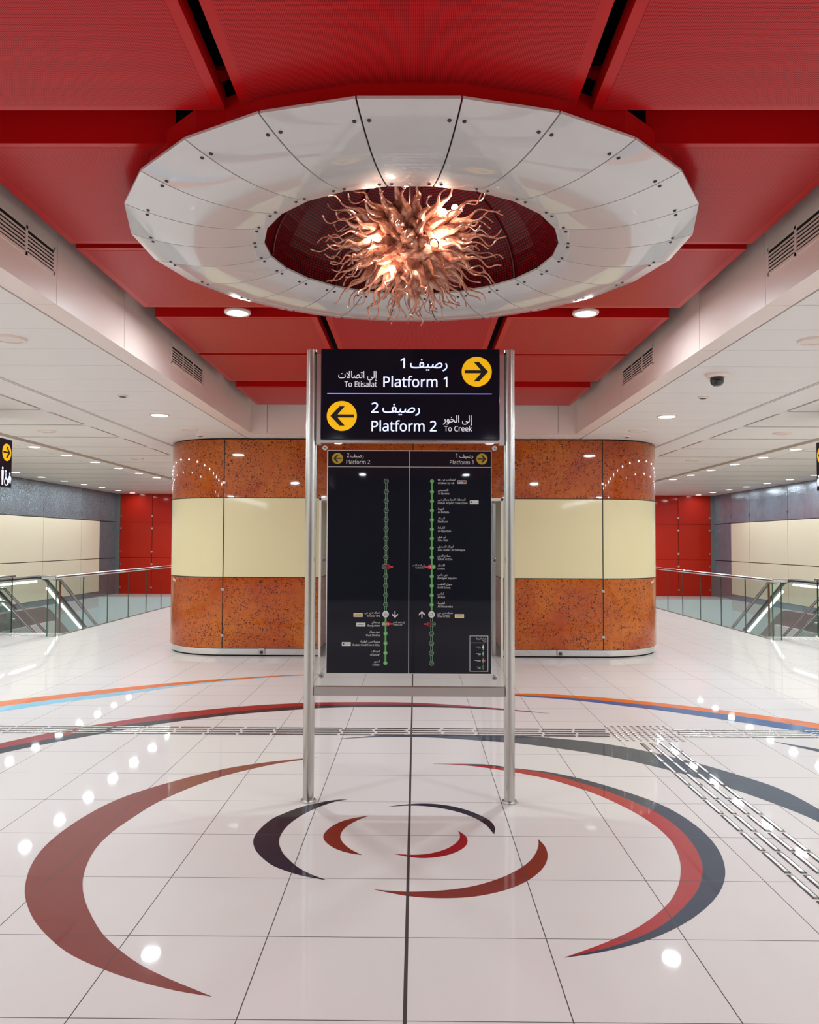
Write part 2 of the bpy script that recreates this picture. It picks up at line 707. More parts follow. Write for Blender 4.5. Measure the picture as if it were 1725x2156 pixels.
# ------------------------------------------------------------------ the shell: floor, walls, ceilings
WX, Y0, Y1 = 9.75, -13.0, 26.0        # half width, rear end and far end of the hall
S = 3.25                              # height of the side ceilings
HP = 3.60                             # underside of the red panels
BX = 2.315                            # inner face of the white bulkheads
VX0, VX1 = 6.42, 9.60                 # the openings for stairs and escalators
VY0, VY1, EY0 = 14.69, 24.3, 17.0

f = MB()
f.box(-VX0, VX0, Y0, Y1, -0.3, 0)
for s in (-1, 1):
    f.box(s * VX0, s * WX, Y0, VY0, -0.3, 0)
    f.box(s * VX0, s * WX, VY1, Y1, -0.3, 0)
    f.box(s * 7.62, s * WX, VY0, EY0, -0.3, 0)
    f.box(s * VX1, s * WX, EY0, VY1, -0.3, 0)
struct('floor', f, M['floor'])
for s in (-1, 1):
    f = MB()
    f.box(s * (VX0 - .12), s * VX0, VY0, VY1, -4.6, -0.3)
    f.box(s * VX1, s * (VX1 + .12), VY0, VY1, -4.6, -0.3)
    f.box(s * VX0, s * VX1, VY1 - .02, VY1 + .12, -4.6, -0.3)
    f.box(s * VX0, s * VX1, VY1 - .02, VY1 - .001, -0.3, 0.004)
    f.box(s * VX0, s * VX1, VY0 - .12, VY0, -4.6, -0.3)
    f.box(s * (VX0 - .12), s * (VX1 + .12), VY0 - .12, VY1 + .12, -4.8, -4.6)
    struct('wall_%s_stairwell' % SIDE[s], f, M['concrete'])
    f = MB()
    f.box(s * (VX0 - .03), s * VX0, VY0 - .03, VY1, 0, 0.012)
    f.box(s * VX0, s * 7.62, VY0 - .07, VY0, 0, 0.012)
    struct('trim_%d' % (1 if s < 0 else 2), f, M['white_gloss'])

# side walls: grey hammered above and in the far corner, cream panels below
for s in (-1, 1):
    w = MB()
    w.box(s * WX, s * (WX + .2), Y0, Y1, 0, 3.6)
    wl = struct('wall_' + SIDE[s], w, M['joint'])
    g = MB()
    ys = [24.6, 23.24, 20.86, 18.48, 16.1, 13.72, 11.34, 8.96, 6.58, 4.2, 1.82, -0.56, -2.94, -5.32, -7.7, -10.08, -12.46]
    G = 0.012
    for a, b in zip(ys, ys[1:]):
        g.box(s * (WX - .03), s * WX, b + G, a - G, 2.335, 3.6)
    g.box(s * (WX - .03), s * WX, 24.6 + G, Y1, 2.335, 3.6)
    g.box(s * (WX - .03), s * WX, 24.6 + G, Y1, 1.175, 2.31)
    g.box(s * (WX - .03), s * WX, 24.6 + G, Y1, 0.0, 1.15)
    g.box(s * (WX - .03), s * WX, Y0, 24.6 - G, 0.0, 0.15)
    obj('grey_panel', g, M['hammered'] if s < 0 else M['hammered_soft'], wl)
    c = MB()
    for a, b in zip(ys, ys[1:]):
        c.box(s * (WX - .035), s * WX, b + G, a - G, 1.172, 2.315)
        c.box(s * (WX - .035), s * WX, b + G, a - G, 0.16, 1.152)
    obj('cream_panel', c, M['cream_wall'], wl)
    k = MB()
    for a in ys[:8]:
        k.box(s * (WX - .045), s * (WX - .02), a - .02, a + .02, 2.52, 2.56)
    obj('panel_clip', k, M['dark_steel'], wl)

# far red wall
w = MB()
w.box(-WX - .2, WX + .2, Y1, Y1 + .2, 0, 3.6)
wb2 = struct('wall_back', w, M['joint'])
r = MB()
xs = [-9.6, -8.55, -6.9, -4.5, -1.5, 1.5, 4.5, 6.9, 8.55, 9.6]
for a, b in zip(xs, xs[1:]):
    for z0, z1 in ((0, 1.165), (1.18, 2.315), (2.33, 3.6)):
        r.box(a + .008, b - .008, Y1 - .03, Y1, z0, z1)
obj('red_panel', r, M['redwall'], wb2)
k = MB()
for a in (-8.55, 8.55, -9.56, 9.56):
    for z in (2.52, 2.125, 1.36, 0.963, 0.2):
        k.box(a - .03, a + .03, Y1 - .05, Y1 - .02, z - .03, z + .03)
obj('panel_clip', k, M['steel'], wb2)
k = MB()
for s in (-1, 1):
    k.box(s * 9.6, s * WX, Y1 - .06, Y1, 0, 3.6)
obj('corner_strip', k, mat('grey_corner', (120, 116, 114), 0.4, 0.2), wb2)
w = MB()
w.box(-WX - .2, WX + .2, Y0 - .2, Y0, 0, 4.4)
struct('wall_front', w, mat('dim_far_wall', (40, 40, 46), 0.6))

# roof slab over everything, dark
w = MB()
w.box(-WX - .2, WX + .2, Y0 - .2, Y1 + .2, 4.45, 4.6)
struct('ceiling_slab', w, M['dark'])
w = MB()
w.box(-2.17, 2.17, Y0, 2.05, HP, HP + .19)
struct('ceiling_rear', w, M['red_plain'])

for s in (-1, 1):
    # white bulkhead beside the red ceiling
    w = MB()
    ys = [Y0, 2.73, 3.95, 5.16, 6.37, 7.58, 8.79, 10.0, 11.3]
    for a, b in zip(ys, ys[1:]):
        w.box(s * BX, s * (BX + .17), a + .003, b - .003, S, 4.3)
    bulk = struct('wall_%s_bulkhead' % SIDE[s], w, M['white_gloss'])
    w = MB()
    w.box(s * (BX + .01), s * (BX + .16), Y0, 11.3, S + .02, 4.3)
    obj('joint_backing', w, M['joint'], bulk)
    # near panels with cross grooves
    w = MB()
    y = 5.78 - .61 * 30
    while y < Y1:
        w.box(s * 2.512, s * 3.90, max(y + .004, Y0), min(y + .606, Y1), S + .006, S + .04)
        y += .61
    struct('ceiling_%s_panels' % SIDE[s], w, M['white_ceiling'])
    w = MB()
    w.box(s * 3.925, s * 4.33, Y0, Y1, S - .006, S + .04)
    w.box(s * 3.905, s * 3.918, Y0, Y1, S - .002, S + .04)
    w.box(s * 6.06, s * 6.42, Y0, Y1, S - .006, S + .04)
    struct('ceiling_%s_bands' % SIDE[s], w, M['white_ceiling'])
    # broad planks with open joints
    w = MB()
    P = 1.245
    y = 11.79 - P * 20 + .1
    while y < Y1:
        a, b = max(y, Y0), min(y + P - .075, Y1)
        if b > a:
            w.box(s * 4.40, s * 5.93, a, b, S + .004, S + .04)
            w.box(s * 4.33, s * 4.41, a - .075, a + .16, S + .006, S + .04)
            w.box(s * 6.475, s * 9.72, a + .3, min(b + .3, Y1), S + .004, S + .04)
        y += P
    struct('ceiling_%s_planks' % SIDE[s], w, M['white_ceiling'])
    w = MB()
    w.box(s * 2.49, s * WX, Y0, Y1, S + .055, S + .09)
    struct('ceiling_%s_backing' % SIDE[s], w, M['reveal'])

# far bulkhead that closes the red ceiling, and the flat ceiling behind it
w = MB()
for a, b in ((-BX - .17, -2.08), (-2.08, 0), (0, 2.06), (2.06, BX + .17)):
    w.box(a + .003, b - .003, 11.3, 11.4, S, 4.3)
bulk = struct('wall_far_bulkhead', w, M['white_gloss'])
w = MB()
w.box(-BX - .1, BX + .1, 11.31, 11.39, S + .02, 4.3)
obj('joint_backing', w, M['joint'], bulk)
w = MB()
for a, b in ((-2.49, -.88), (-.88, .8), (.8, 2.49)):
    w.box(a + .002, b - .002, 11.4, Y1, S + .006, S + .06)
struct('ceiling_far', w, M['white_ceiling'])

# ------------------------------------------------------------------ red ceiling panels
RC = (0.011, 4.82)                    # centre of the round ceiling feature


def cut_round(o, r):
    """take the round opening out of a mesh object"""
    c = MB()
    c.lathe((RC[0], RC[1], 0), [(0, 3.3), (r, 3.3), (r, 4.3), (0, 4.3)], 48)
    bmesh.ops.recalc_face_normals(c.bm, faces=c.bm.faces[:])
    me = bpy.data.meshes.new('cut')
    c.bm.to_mesh(me)
    c.bm.free()
    k = bpy.data.objects.new('cut', me)
    COL.objects.link(k)
    m = o.modifiers.new('cut', 'BOOLEAN')
    m.operation = 'DIFFERENCE'
    m.object = k
    m.solver = 'EXACT'
    # the cutter is in world coordinates while o may be offset
    dg = bpy.context.evaluated_depsgraph_get()
    new = bpy.data.meshes.new_from_object(o.evaluated_get(dg))
    o.modifiers.clear()
    old = o.data
    o.data = new
    new.name = old.name
    bpy.data.objects.remove(k)


ROWS = [(2.08, 3.445), (3.74, 5.02), (5.10, 6.40), (6.68, 7.985), (8.05, 9.365), (9.71, 11.0)]
COLS = [(-2.17, -.80), (-.725, .735), (.81, 2.17)]
ROWN = ['nearest row', 'row beside the nearer half of the round feature', 'row beside the farther half of the round feature',
        'first row beyond the round feature', 'second row beyond the round feature', 'farthest row']
COLN = ['left', 'middle', 'right']
for i, (a, b) in enumerate(ROWS):
    for j, (x0, x1) in enumerate(COLS):
        if j == 1 and i in (1, 2):
            continue
        t = thing('ceiling_panel', 'red perforated metal ceiling panel, %s one of the %s' % (COLN[j], ROWN[i]), 'ceiling panel',
                  ((x0 + x1) / 2, (a + b) / 2, HP), 'red ceiling panels')
        q = MB()
        q.box(x0, x1, a, b, HP + .0015, HP + .08)
        body = obj('panel_frame', q, M['red_plain'], t)
        q = MB()
        q.box(x0 + .048, x1 - .048, a + .04, b - .04, HP, HP + .004)
        sheet = obj('perforated_sheet', q, M['perf'], t)
        if i in (1, 3, 5):
            q = MB()
            q.box(x0, x1, a - .001, a + .012, HP + .002, HP + .164)
            fl = obj('edge_flange', q, M['red_plain'], t)
            bpy.context.view_layer.update()
            if i == 1:
                cut_round(fl, 1.56)
        bpy.context.view_layer.update()
        cut_round(body, 1.56)
        cut_round(sheet, 1.59)

for a, b in ((3.42, 3.765), (6.38, 6.70), (9.345, 9.73)):
    q = MB()
    q.box(-2.15, 2.15, a, b, HP + .166, HP + .185)
    o = struct('ceiling_slot_backing', q, M['red_plain'])
    bpy.context.view_layer.update()
    if a < 7:
        cut_round(o, 1.56)

# ------------------------------------------------------------------ round white ceiling feature with dome
ring = thing('ceiling_ring', 'large round white glass ceiling ring of bolted panels around the chandelier', 'ceiling ring', (RC[0], RC[1], 3.5))
NSEG = 24
A0 = math.radians(-7.5 - 90)


def ring_pt(r, ang):
    t_ = (r - .886) / (1.655 - .886)
    z = 3.485 + .017 * t_ - .052 * math.sin(PI * min(1, max(0, t_))) ** 0.9
    return Vector((RC[0] + r * math.cos(ang), RC[1] + r * math.sin(ang), z))


for k in range(NSEG):
    a0 = A0 + 2 * PI * k / NSEG
    a1 = A0 + 2 * PI * (k + 1) / NSEG
    q = MB()
    nr = 14
    P0, P1 = [], []
    for i in range(nr + 1):
        r = .886 + (1.655 - .886) * i / nr
        g = 0.0038 / r
        P0.append(ring_pt(r, a0 + g))
        P1.append(ring_pt(r, a1 - g))
    q.strip(P0, P1, (0, 0, .012))
    p = obj('ring_panel', q, M['ring_white'], ring, smooth=True)
    for r, da in ((1.54, .021), (1.54, 2 * PI / NSEG - .021), (.945, .033), (.945, 2 * PI / NSEG - .033)):
        # the panel is flat across its width: place the bolt on the chord
        c0, c1 = ring_pt(r, a0), ring_pt(r, a1)
        c = c0.lerp(c1, da / (2 * PI / NSEG))
        q = MB()
        q.lathe(c, [(0, -.007), (.006, -.006), (.0095, -.002), (.0095, .002)], 12)
        obj('bolt', q, M['dark_steel'], p, smooth=True)
q = MB()
N = NSEG
outer = [Vector((RC[0] + 1.60 * math.cos(A0 + 2 * PI * k / N), RC[1] + 1.60 * math.sin(A0 + 2 * PI * k / N), 3.505)) for k in range(N + 1)]
q.strip(outer, [Vector((RC[0] + (v.x - RC[0]) * .97, RC[1] + (v.y - RC[1]) * .97, v.z)) for v in outer], (0, 0, .16))
obj('red_collar', q, M['red_plain'], ring)
q = MB()
lo = [ring_pt(.9 + .74 * 0, A0 + 2 * PI * k / N) for k in range(N + 1)]
for r0, r1 in ((.91, 1.0), (1.0, 1.2), (1.2, 1.4), (1.4, 1.62)):
    A = [ring_pt(r0, A0 + 2 * PI * k / N) + Vector((0, 0, .02)) for k in range(N + 1)]
    B = [ring_pt(r1, A0 + 2 * PI * k / N) + Vector((0, 0, .02)) for k in range(N + 1)]
    q.strip(A, B, (0, 0, .01))
obj('backing_plate', q, M['joint'], ring)

# the dome
dome = thing('ceiling_dome', 'dark red mesh dome recess above the chandelier, inside the white ring', 'dome', (RC[0], RC[1], 3.5))
q = MB()
uvl = q.bm.loops.layers.uv.new('UVMap')
nel = 14
grid = []
for i in range(nel + 1):
    el = (PI / 2) * i / nel
    R_, Z_ = .885 * math.cos(el), 3.5 + .62 * math.sin(el)
    grid.append([(q.bm.verts.new((RC[0] + R_ * math.cos(A0 + 2 * PI * k / N), RC[1] + R_ * math.sin(A0 + 2 * PI * k / N), Z_)) if R_ > 1e-4 or k == 0 else None) for k in range(N)])
top = grid[-1][0]
for i in range(nel):
    for k in range(N):
        k2 = (k + 1) % N
        a, b = grid[i][k], grid[i][k2]
        if i == nel - 1:
            fc = q.face([a, b, top])
            uvs = [(k * 10, i * 4), (k * 10 + 10, i * 4), (k * 10 + 5, i * 4 + 4)]
        else:
            fc = q.face([a, b, grid[i + 1][k2], grid[i + 1][k]])
            uvs = [(k * 10, i * 4), (k * 10 + 10, i * 4), (k * 10 + 10, i * 4 + 4), (k * 10, i * 4 + 4)]
        if fc:
            for lp in fc.loops:
                pass
            for v, uv in zip(fc.verts, uvs):
                for lp in fc.loops:
                    if lp.vert == v:
                        lp[uvl].uv = uv
obj('mesh_lining', q, M['dome'], dome)
q = MB()
for k in range(0, N, 3):
    an = A0 + 2 * PI * k / N
    q.tube([(RC[0] + .875 * math.cos(e) * math.cos(an), RC[1] + .875 * math.cos(e) * math.sin(an), 3.5 + .612 * math.sin(e)) for e in [PI / 2 * i / 16 for i in range(16)]], .006, 6)
obj('dome_rib', q, mat('dark_red_rib', (84, 8, 14), 0.4), dome)

# ------------------------------------------------------------------ chandelier
CC = Vector((0.0, 4.82, 3.53))
ch = thing('chandelier', 'copper coloured blown glass chandelier of curling tendrils hanging in the white ring', 'chandelier', (CC.x, CC.y, 3.9))
q = MB()
q.tube([(CC.x, CC.y, 4.1), (CC.x, CC.y, 3.5)], .02, 10)
q.ball(CC, .09, 14, 10)
obj('stem', q, M['steel'], ch, smooth=True)
rnd = random.Random(11)


def tendril(mb, d, curl):
    d = d.normalized()
    side = d.orthogonal().normalized()
    side = (side * math.cos(rnd.uniform(0, 6.28)) + d.cross(side) * math.sin(rnd.uniform(0, 6.28)))
    side = (side - d * side.dot(d)).normalized()
    oth = d.cross(side)
    L = (.50 if abs(d.z) < .55 else .44) * rnd.uniform(.82, 1.08)
    if curl:
        L *= .74
    pts, rad = [], []
    n = 30
    ph = rnd.uniform(0, 6.28)
    amp = rnd.uniform(.016, .036)
    fr = rnd.uniform(1.5, 2.6)
    bulb = rnd.uniform(.029, .047) * (1.4 if curl else 1)
    for i in range(n + 1):
        u = i / n
        p = CC + d * (.07 + L * u)
        tail = max(0, (u - .3) / .7)
        p = p + side * amp * tail * math.sin(ph + fr * 2 * PI * tail) + oth * amp * .7 * tail * math.cos(ph + fr * 2 * PI * tail)
        if d.z > -.75:
            p.z -= .05 * tail * tail * (1 - abs(d.z))
        if curl and u > .45:
            w = (u - .45) / .55
            a = w * 2.1 * PI
            r_ = .034 * (1 - .5 * w)
            p = CC + d * (.07 + L * .45 + .03 * w + r_ * math.sin(a)) + side * (r_ * (1 - math.cos(a))) + oth * .02 * w
        b = math.exp(-((u - .3) / (.13 if u < .3 else .22)) ** 2)
        pts.append(p)
        rad.append(max(.0042, .0145 * (1 - u) ** .75 + bulb * b))
    mb.tube(pts, rad, 8)


dirs = []
for i in range(205):
    z = 1 - 2 * (i + .5) / 205
    a = i * 2.399963
    d = Vector((math.cos(a) * math.sqrt(1 - z * z), math.sin(a) * math.sqrt(1 - z * z), z * .95))
    if d.z < .5:
        dirs.append(d)
eye_dir = (EYE - CC).normalized()
dirs.sort(key=lambda d: -(d.normalized().dot(eye_dir)))
rest = MB()
for i, d in enumerate(dirs):
    curl = d.normalized().dot(eye_dir) > .82 and i % 3 != 1
    if i < 100:
        q = MB()
        tendril(q, d, curl)
        obj('glass_tendril', q, M['copper'], ch, smooth=True)
    else:
        tendril(rest, d, curl)
o = obj('glass_tendrils_behind', rest, M['copper'], ch, smooth=True)
o['kind'] = 'stuff'
for off in ((-.20, -.22, -.05), (.16, -.24, -.06), (.20, -.22, .10), (-.02, -.22, .27), (-.10, -.17, -.22), (.27, -.14, .16), (.12, .1, .2)):
    q = MB()
    p = CC + Vector(off)
    q.ball(p, .02, 12, 8)
    obj('bulb', q, M['bulb_glow'], ch, smooth=True)
    l = bpy.data.lights.new('bulb_light', 'POINT')
    l.energy = 1.5
    l.color = (1.0, .82, .66)
    l.shadow_soft_size = .022
    lo_ = bpy.data.objects.new('bulb_light', l)
    COL.objects.link(lo_)
    lo_.parent = ch
    lo_.location = p + Vector((off[0], off[1], off[2])).normalized() * .045 - Vector(ch.location)


# ------------------------------------------------------------------ lamps and other ceiling fittings
def area_lamp(x, y, z, power, r=.085, parent=None):
    l = bpy.data.lights.new('lamp_light', 'AREA')
    l.shape = 'DISK'
    l.size = 2 * r
    l.energy = power
    l.color = LAMP_COL
    o = bpy.data.objects.new('lamp_light', l)
    COL.objects.link(o)
    o.location = (x, y, z)
    if parent is not None:
        o.parent = parent
        o.location = Vector((x, y, z)) - wloc(parent)
    return o


def downlight(x, y, z, label, group, r=.09, lit=True, power=None):
    t = thing('downlight', label, 'ceiling light', (x, y, z), group)
    q = MB()
    q.lathe((x, y, z), [(r, .012), (r, -.006), (r + .018, -.008), (r + .024, -.001), (r + .024, .012)], 32)
    obj('trim_ring', q, M['white_gloss'], t, smooth=True)
    q = MB()
    q.lathe((x, y, z), [(0, -.001), (r, -.001), (r, .012), (0, .012)], 32)
    obj('diffuser', q, M['glow'] if lit else M['lamp_off'], t)
    if lit:
        area_lamp(x, y, z - .012, power or LAMP_W, r * .95, t)
    return t


P = 1.245
for s in (-1, 1):
    for i in range(12):
        y = 11.79 + P * i
        if i < 7 and not (s > 0 and i == 0):
            n = i if s < 0 else i - 1
            downlight(s * 6.24, y, S - .006, '%s lit round downlight in the %s metal ceiling strip over the stairs' % (ORD[n], SIDE[s]), 'strip downlights')
        else:
            area_lamp(s * 6.24, y, S - .02, LAMP_W)
    for i in range(1, 18):
        area_lamp(s * 6.24, 11.79 - P * i, S - .02, LAMP_W)
    for i in range(-16, 7):
        y = 18.03 + P * i
        if 0 <= i:
            downlight(s * 9.05, y, S + .002, '%s lit downlight of the far row along the %s grey wall' % (ORD[i], SIDE[s]), 'wall row downlights', power=LAMP_W * (.5 if i < 5 else .15))
        else:
            if i % 2 == 0:
                area_lamp(s * 9.05, y, S - .02, LAMP_W * .6)
    downlight(s * 3.11, 9.74, S, 'large lit round downlight in the %s white ceiling near the brown pillar' % SIDE[s], 'large white ceiling downlights', .1, power=LAMP_W * 1.6)
    for y in (3.1, -3.5, -10.1):
        area_lamp(s * 3.11, y, S - .02, LAMP_W * 1.6, .1)
    # lamps in the slots of the red ceiling
    t = downlight(s * 1.44, 6.54, HP - .004, 'lit round downlight in the %s slot between red ceiling panels beyond the ring' % SIDE[s], 'red ceiling downlights', .085, power=LAMP_W * 1.3)
    q = MB()
    q.lathe((s * 1.44, 6.54, HP), [(.109, .008), (.109, .164), (0, .164)], 24)
    obj('housing', q, M['red_plain'], t)
    for y in (-4.5, -11.6):
        area_lamp(s * 1.44, y, HP - .02, LAMP_W * 1.3)
    # unlit round fittings
    for y, x, nm in ((6.06, 3.08, 'large unlit round fitting in the %s white ceiling beside the bulkhead vent'),
                     (10.98, 3.10, 'unlit round fitting in the %s white ceiling just before the brown pillar'),
                     (11.19, 5.17, 'nearer unlit round fitting among the broad planks of the %s ceiling'),
                     (14.87, 5.18, 'farther unlit round fitting among the broad planks of the %s ceiling')):
        t = thing('ceiling_speaker', nm % SIDE[s], 'ceiling speaker', (x * s, y, S), 'round ceiling speakers')
        q = MB()
        q.lathe((x * s, y, S), [(.098, .01), (.098, -.012), (.118, -.012), (.124, .01)], 32)
        obj('trim_ring', q, M['white_gloss'], t, smooth=True)
        q = MB()
        q.lathe((x * s, y, S), [(0, -.004), (.098, -.004), (.098, .01), (0, .01)], 32)
        obj('grille', q, M['lamp_off'], t)
    for y, x, nm in ((8.45, 3.09, 'small round ceiling sensor in the %s white ceiling before the large downlight'),
                     (11.6, 3.11, 'small dark round ceiling sensor right above the %s corner of the brown pillar')):
        t = thing('ceiling_sensor', nm % SIDE[s], 'sensor', (x * s, y, S), 'ceiling sensors')
        q = MB()
        q.lathe((x * s, y, S), [(.055, .01), (.055, -.006), (.048, -.010), (0, -.010)], 24)
        obj('sensor_rim', q, M['white_gloss'], t, smooth=True)
        q = MB()
        q.lathe((x * s, y, S), [(0, -.018), (.03, -.016), (.038, -.009)], 20)
        obj('sensor_cap', q, M['dark_steel'], t, smooth=True)

# dome camera
x, y = 2.80, 7.29
t = thing('dome_camera', 'black dome security camera on white base under the right white ceiling', 'security camera', (x, y, S))
q = MB()
q.lathe((x, y, S), [(0, .01), (.10, .006), (.10, -.012), (.085, -.03), (0, -.03)], 28)
obj('base', q, M['white_gloss'], t, smooth=True)
q = MB()
q.lathe((x, y, S), [(.062, -.03), (.062, -.06), (.055, -.085), (.035, -.105), (0, -.112)], 24)
obj('dome_cover', q, M['black_dome'], t, smooth=True)

# ventilation grilles on the bulkheads
for s in (-1, 1):
    for (a, b, n, z0, z1, nm) in ((3.99, 5.11, 3, 3.425, 3.605, 'nearer'), (7.61, 8.73, 3, 3.415, 3.605, 'farther')):
        xf = s * (BX - .006)
        t = thing('vent_grille', '%s white louvred air vent on the %s bulkhead face' % (nm, SIDE[s]), 'air vent', (xf, (a + b) / 2, z0), 'bulkhead vents')
        q = MB()
        q.box(xf, xf + s * .012, a, b, z0, z0 + .02)
        q.box(xf, xf + s * .012, a, b, z1 - .02, z1)
        w_ = (b - a) / n
        for i in range(n + 1):
            yy = a + w_ * i
            q.box(xf, xf + s * .012, max(a, yy - .012), min(b, yy + .012), z0, z1)
        obj('frame', q, M['white_gloss'], t)
        for i in range(n):
            q = MB()
            for k in range(5):
                z = z0 + .03 + (z1 - z0 - .06) * (k + .5) / 5
                q.prism([(xf + s * .000, a + w_ * i + .012, z - .012), (xf + s * .010, a + w_ * i + .012, z - .012),
                         (xf + s * .024, a + w_ * i + .012, z + .008), (xf + s * .000, a + w_ * i + .012, z - .001)], (0, w_ - .024, 0))
            obj('louvre_set', q, M['white_gloss'], t)
        q = MB()
        q.box(xf + s * .005, xf + s * .0058, a + .005, b - .005, z0 + .005, z1 - .005)
        obj('dark_duct', q, M['dark'], t)


# ------------------------------------------------------------------ the rounded pillar block
PF, PXF, PR = 11.92, 2.83, 1.05
pil = thing('pillar_block', 'broad round-cornered pillar block clad in brown stone with a cream middle band', 'pillar', (0, PF, 0))


def corner(s, off, n=18):
    c = (s * PXF, PF + PR)
    r = PR - off
    return [(c[0] + s * r * math.sin(PI / 2 * i / n), c[1] - r * math.cos(PI / 2 * i / n)) for i in range(n + 1)]


def slab(path_out, path_in, z0, z1):
    q = MB()
    q.strip([(x, y, z0) for x, y in path_out], [(x, y, z0) for x, y in path_in], (0, 0, z1 - z0))
    return q


G = .008
AL = (-1.40, 1.345)      # the lift recess in the front
SIDE_END = 20.0
for z0, z1, m, nm in ((.118, 1.165, M['stone'], 'stone_panel'), (1.178, 2.352, M['cream'], 'cream_panel'), (2.365, 3.236, M['stone'], 'stone_panel')):
    topz = z1 > 3
    for s in (-1, 1):
        co, ci = corner(s, 0), corner(s, .03)
        co[0] = (s * (PXF + G), PF)
        ci[0] = (s * (PXF + G), PF + .03)
        obj(nm, slab(co, ci, z0, z1), m, pil, smooth=True)
        inner = G * s if topz else (AL[0] if s < 0 else AL[1])
        obj(nm, slab([(inner, PF), (s * (PXF - G), PF)], [(inner, PF + .03), (s * (PXF - G), PF + .03)], z0, z1), m, pil)
        xs_ = s * (PXF + PR)
        obj(nm, slab([(xs_, PF + PR + .01), (xs_, SIDE_END)], [(xs_ - s * .03, PF + PR + .01), (xs_ - s * .03, SIDE_END)], z0, z1), m, pil)
q = MB()
for s in (-1, 1):
    edge = AL[0] if s < 0 else AL[1]
    core = [(edge, PF + .012)] + corner(s, .012) + [(s * (PXF + PR - .012), SIDE_END)]
    core_in = [(edge, PF + .1)] + corner(s, .1) + [(s * (PXF + PR - .1), SIDE_END)]
    q.strip([(x, y, .11) for x, y in core], [(x, y, .11) for x, y in core_in], (0, 0, 3.13))
q.box(AL[0], AL[1], PF + .012, PF + .1, 2.36, 3.24)
q.box(-PXF - PR + .02, PXF + PR - .02, SIDE_END - .1, SIDE_END, 0, 3.24)
obj('joint_core', q, M['joint'], pil)
for s in (-1, 1):
    edge = AL[0] if s < 0 else AL[1]
    A = [(edge, PF + .02)] + corner(s, .02) + [(s * (PXF + PR - .02), SIDE_END)]
    B = [(edge, PF + .05)] + corner(s, .05) + [(s * (PXF + PR - .05), SIDE_END)]
    obj('skirting', slab(A, B, .022, .108), M['skirt_steel'], pil, smooth=True)
    A = [(edge, PF + .035)] + corner(s, .035) + [(s * (PXF + PR - .035), SIDE_END)]
    B = [(edge, PF + .06)] + corner(s, .06) + [(s * (PXF + PR - .06), SIDE_END)]
    obj('shadow_gap', slab(A, B, 0, .022), M['dark'], pil)
    for z in (2.585, .985, .31):
        q = MB()
        q.box(s * PXF - .022, s * PXF + .022, PF - .012, PF + .01, z - .018, z + .018)
        obj('panel_clip', q, M['steel'], pil, bevel=.002)
    q = MB()
    xo = -2.236 if s < 0 else 2.187
    q.box(xo - .045, xo + .045, PF - .03, PF + .03, .03, .12)
    ou = obj('floor_socket', q, M['steel'], pil, bevel=.008)
    q = MB()
    q.box(xo - .022, xo + .022, PF - .034, PF - .028, .045, .085)
    obj('socket_cover', q, M['dark_steel'], ou)
# the recess: jambs, reveals and a steel door at the back
q = MB()
q.box(AL[0], AL[0] + .03, PF - .005, PF + .06, 0, 2.36)
q.box(AL[1] - .03, AL[1], PF - .005, PF + .06, 0, 2.36)
q.box(AL[0], AL[1], PF - .005, PF + .06, 2.325, 2.365)
obj('recess_frame', q, M['white_gloss'], pil)
q, r = MB(), MB()
for x0, x1 in ((AL[0] - .05, AL[0] + .002), (AL[1] - .002, AL[1] + .05)):
    q.box(x0, x1, PF + .06, PF + 1.5, 1.17, 2.33)
    r.box(x0, x1, PF + .06, PF + 1.5, 0.1, 1.16)
obj('recess_cream_wall', q, M['cream'], pil)
obj('recess_stone_wall', r, M['stone'], pil)
q = MB()
q.box(AL[0], AL[1], PF + .06, PF + 1.5, 2.33, 2.36)
obj('recess_ceiling', q, M['white_ceiling'], pil)
q = MB()
q.box(AL[0], AL[1], PF + 1.48, PF + 1.5, 0, 2.33)
obj('lift_door', q, M['steel'], pil)
q = MB()
q.box(AL[1] - .14, AL[1] - .09, PF + .2, PF + .26, 0, 2.3)
obj('steel_post', q, M['steel'], pil)

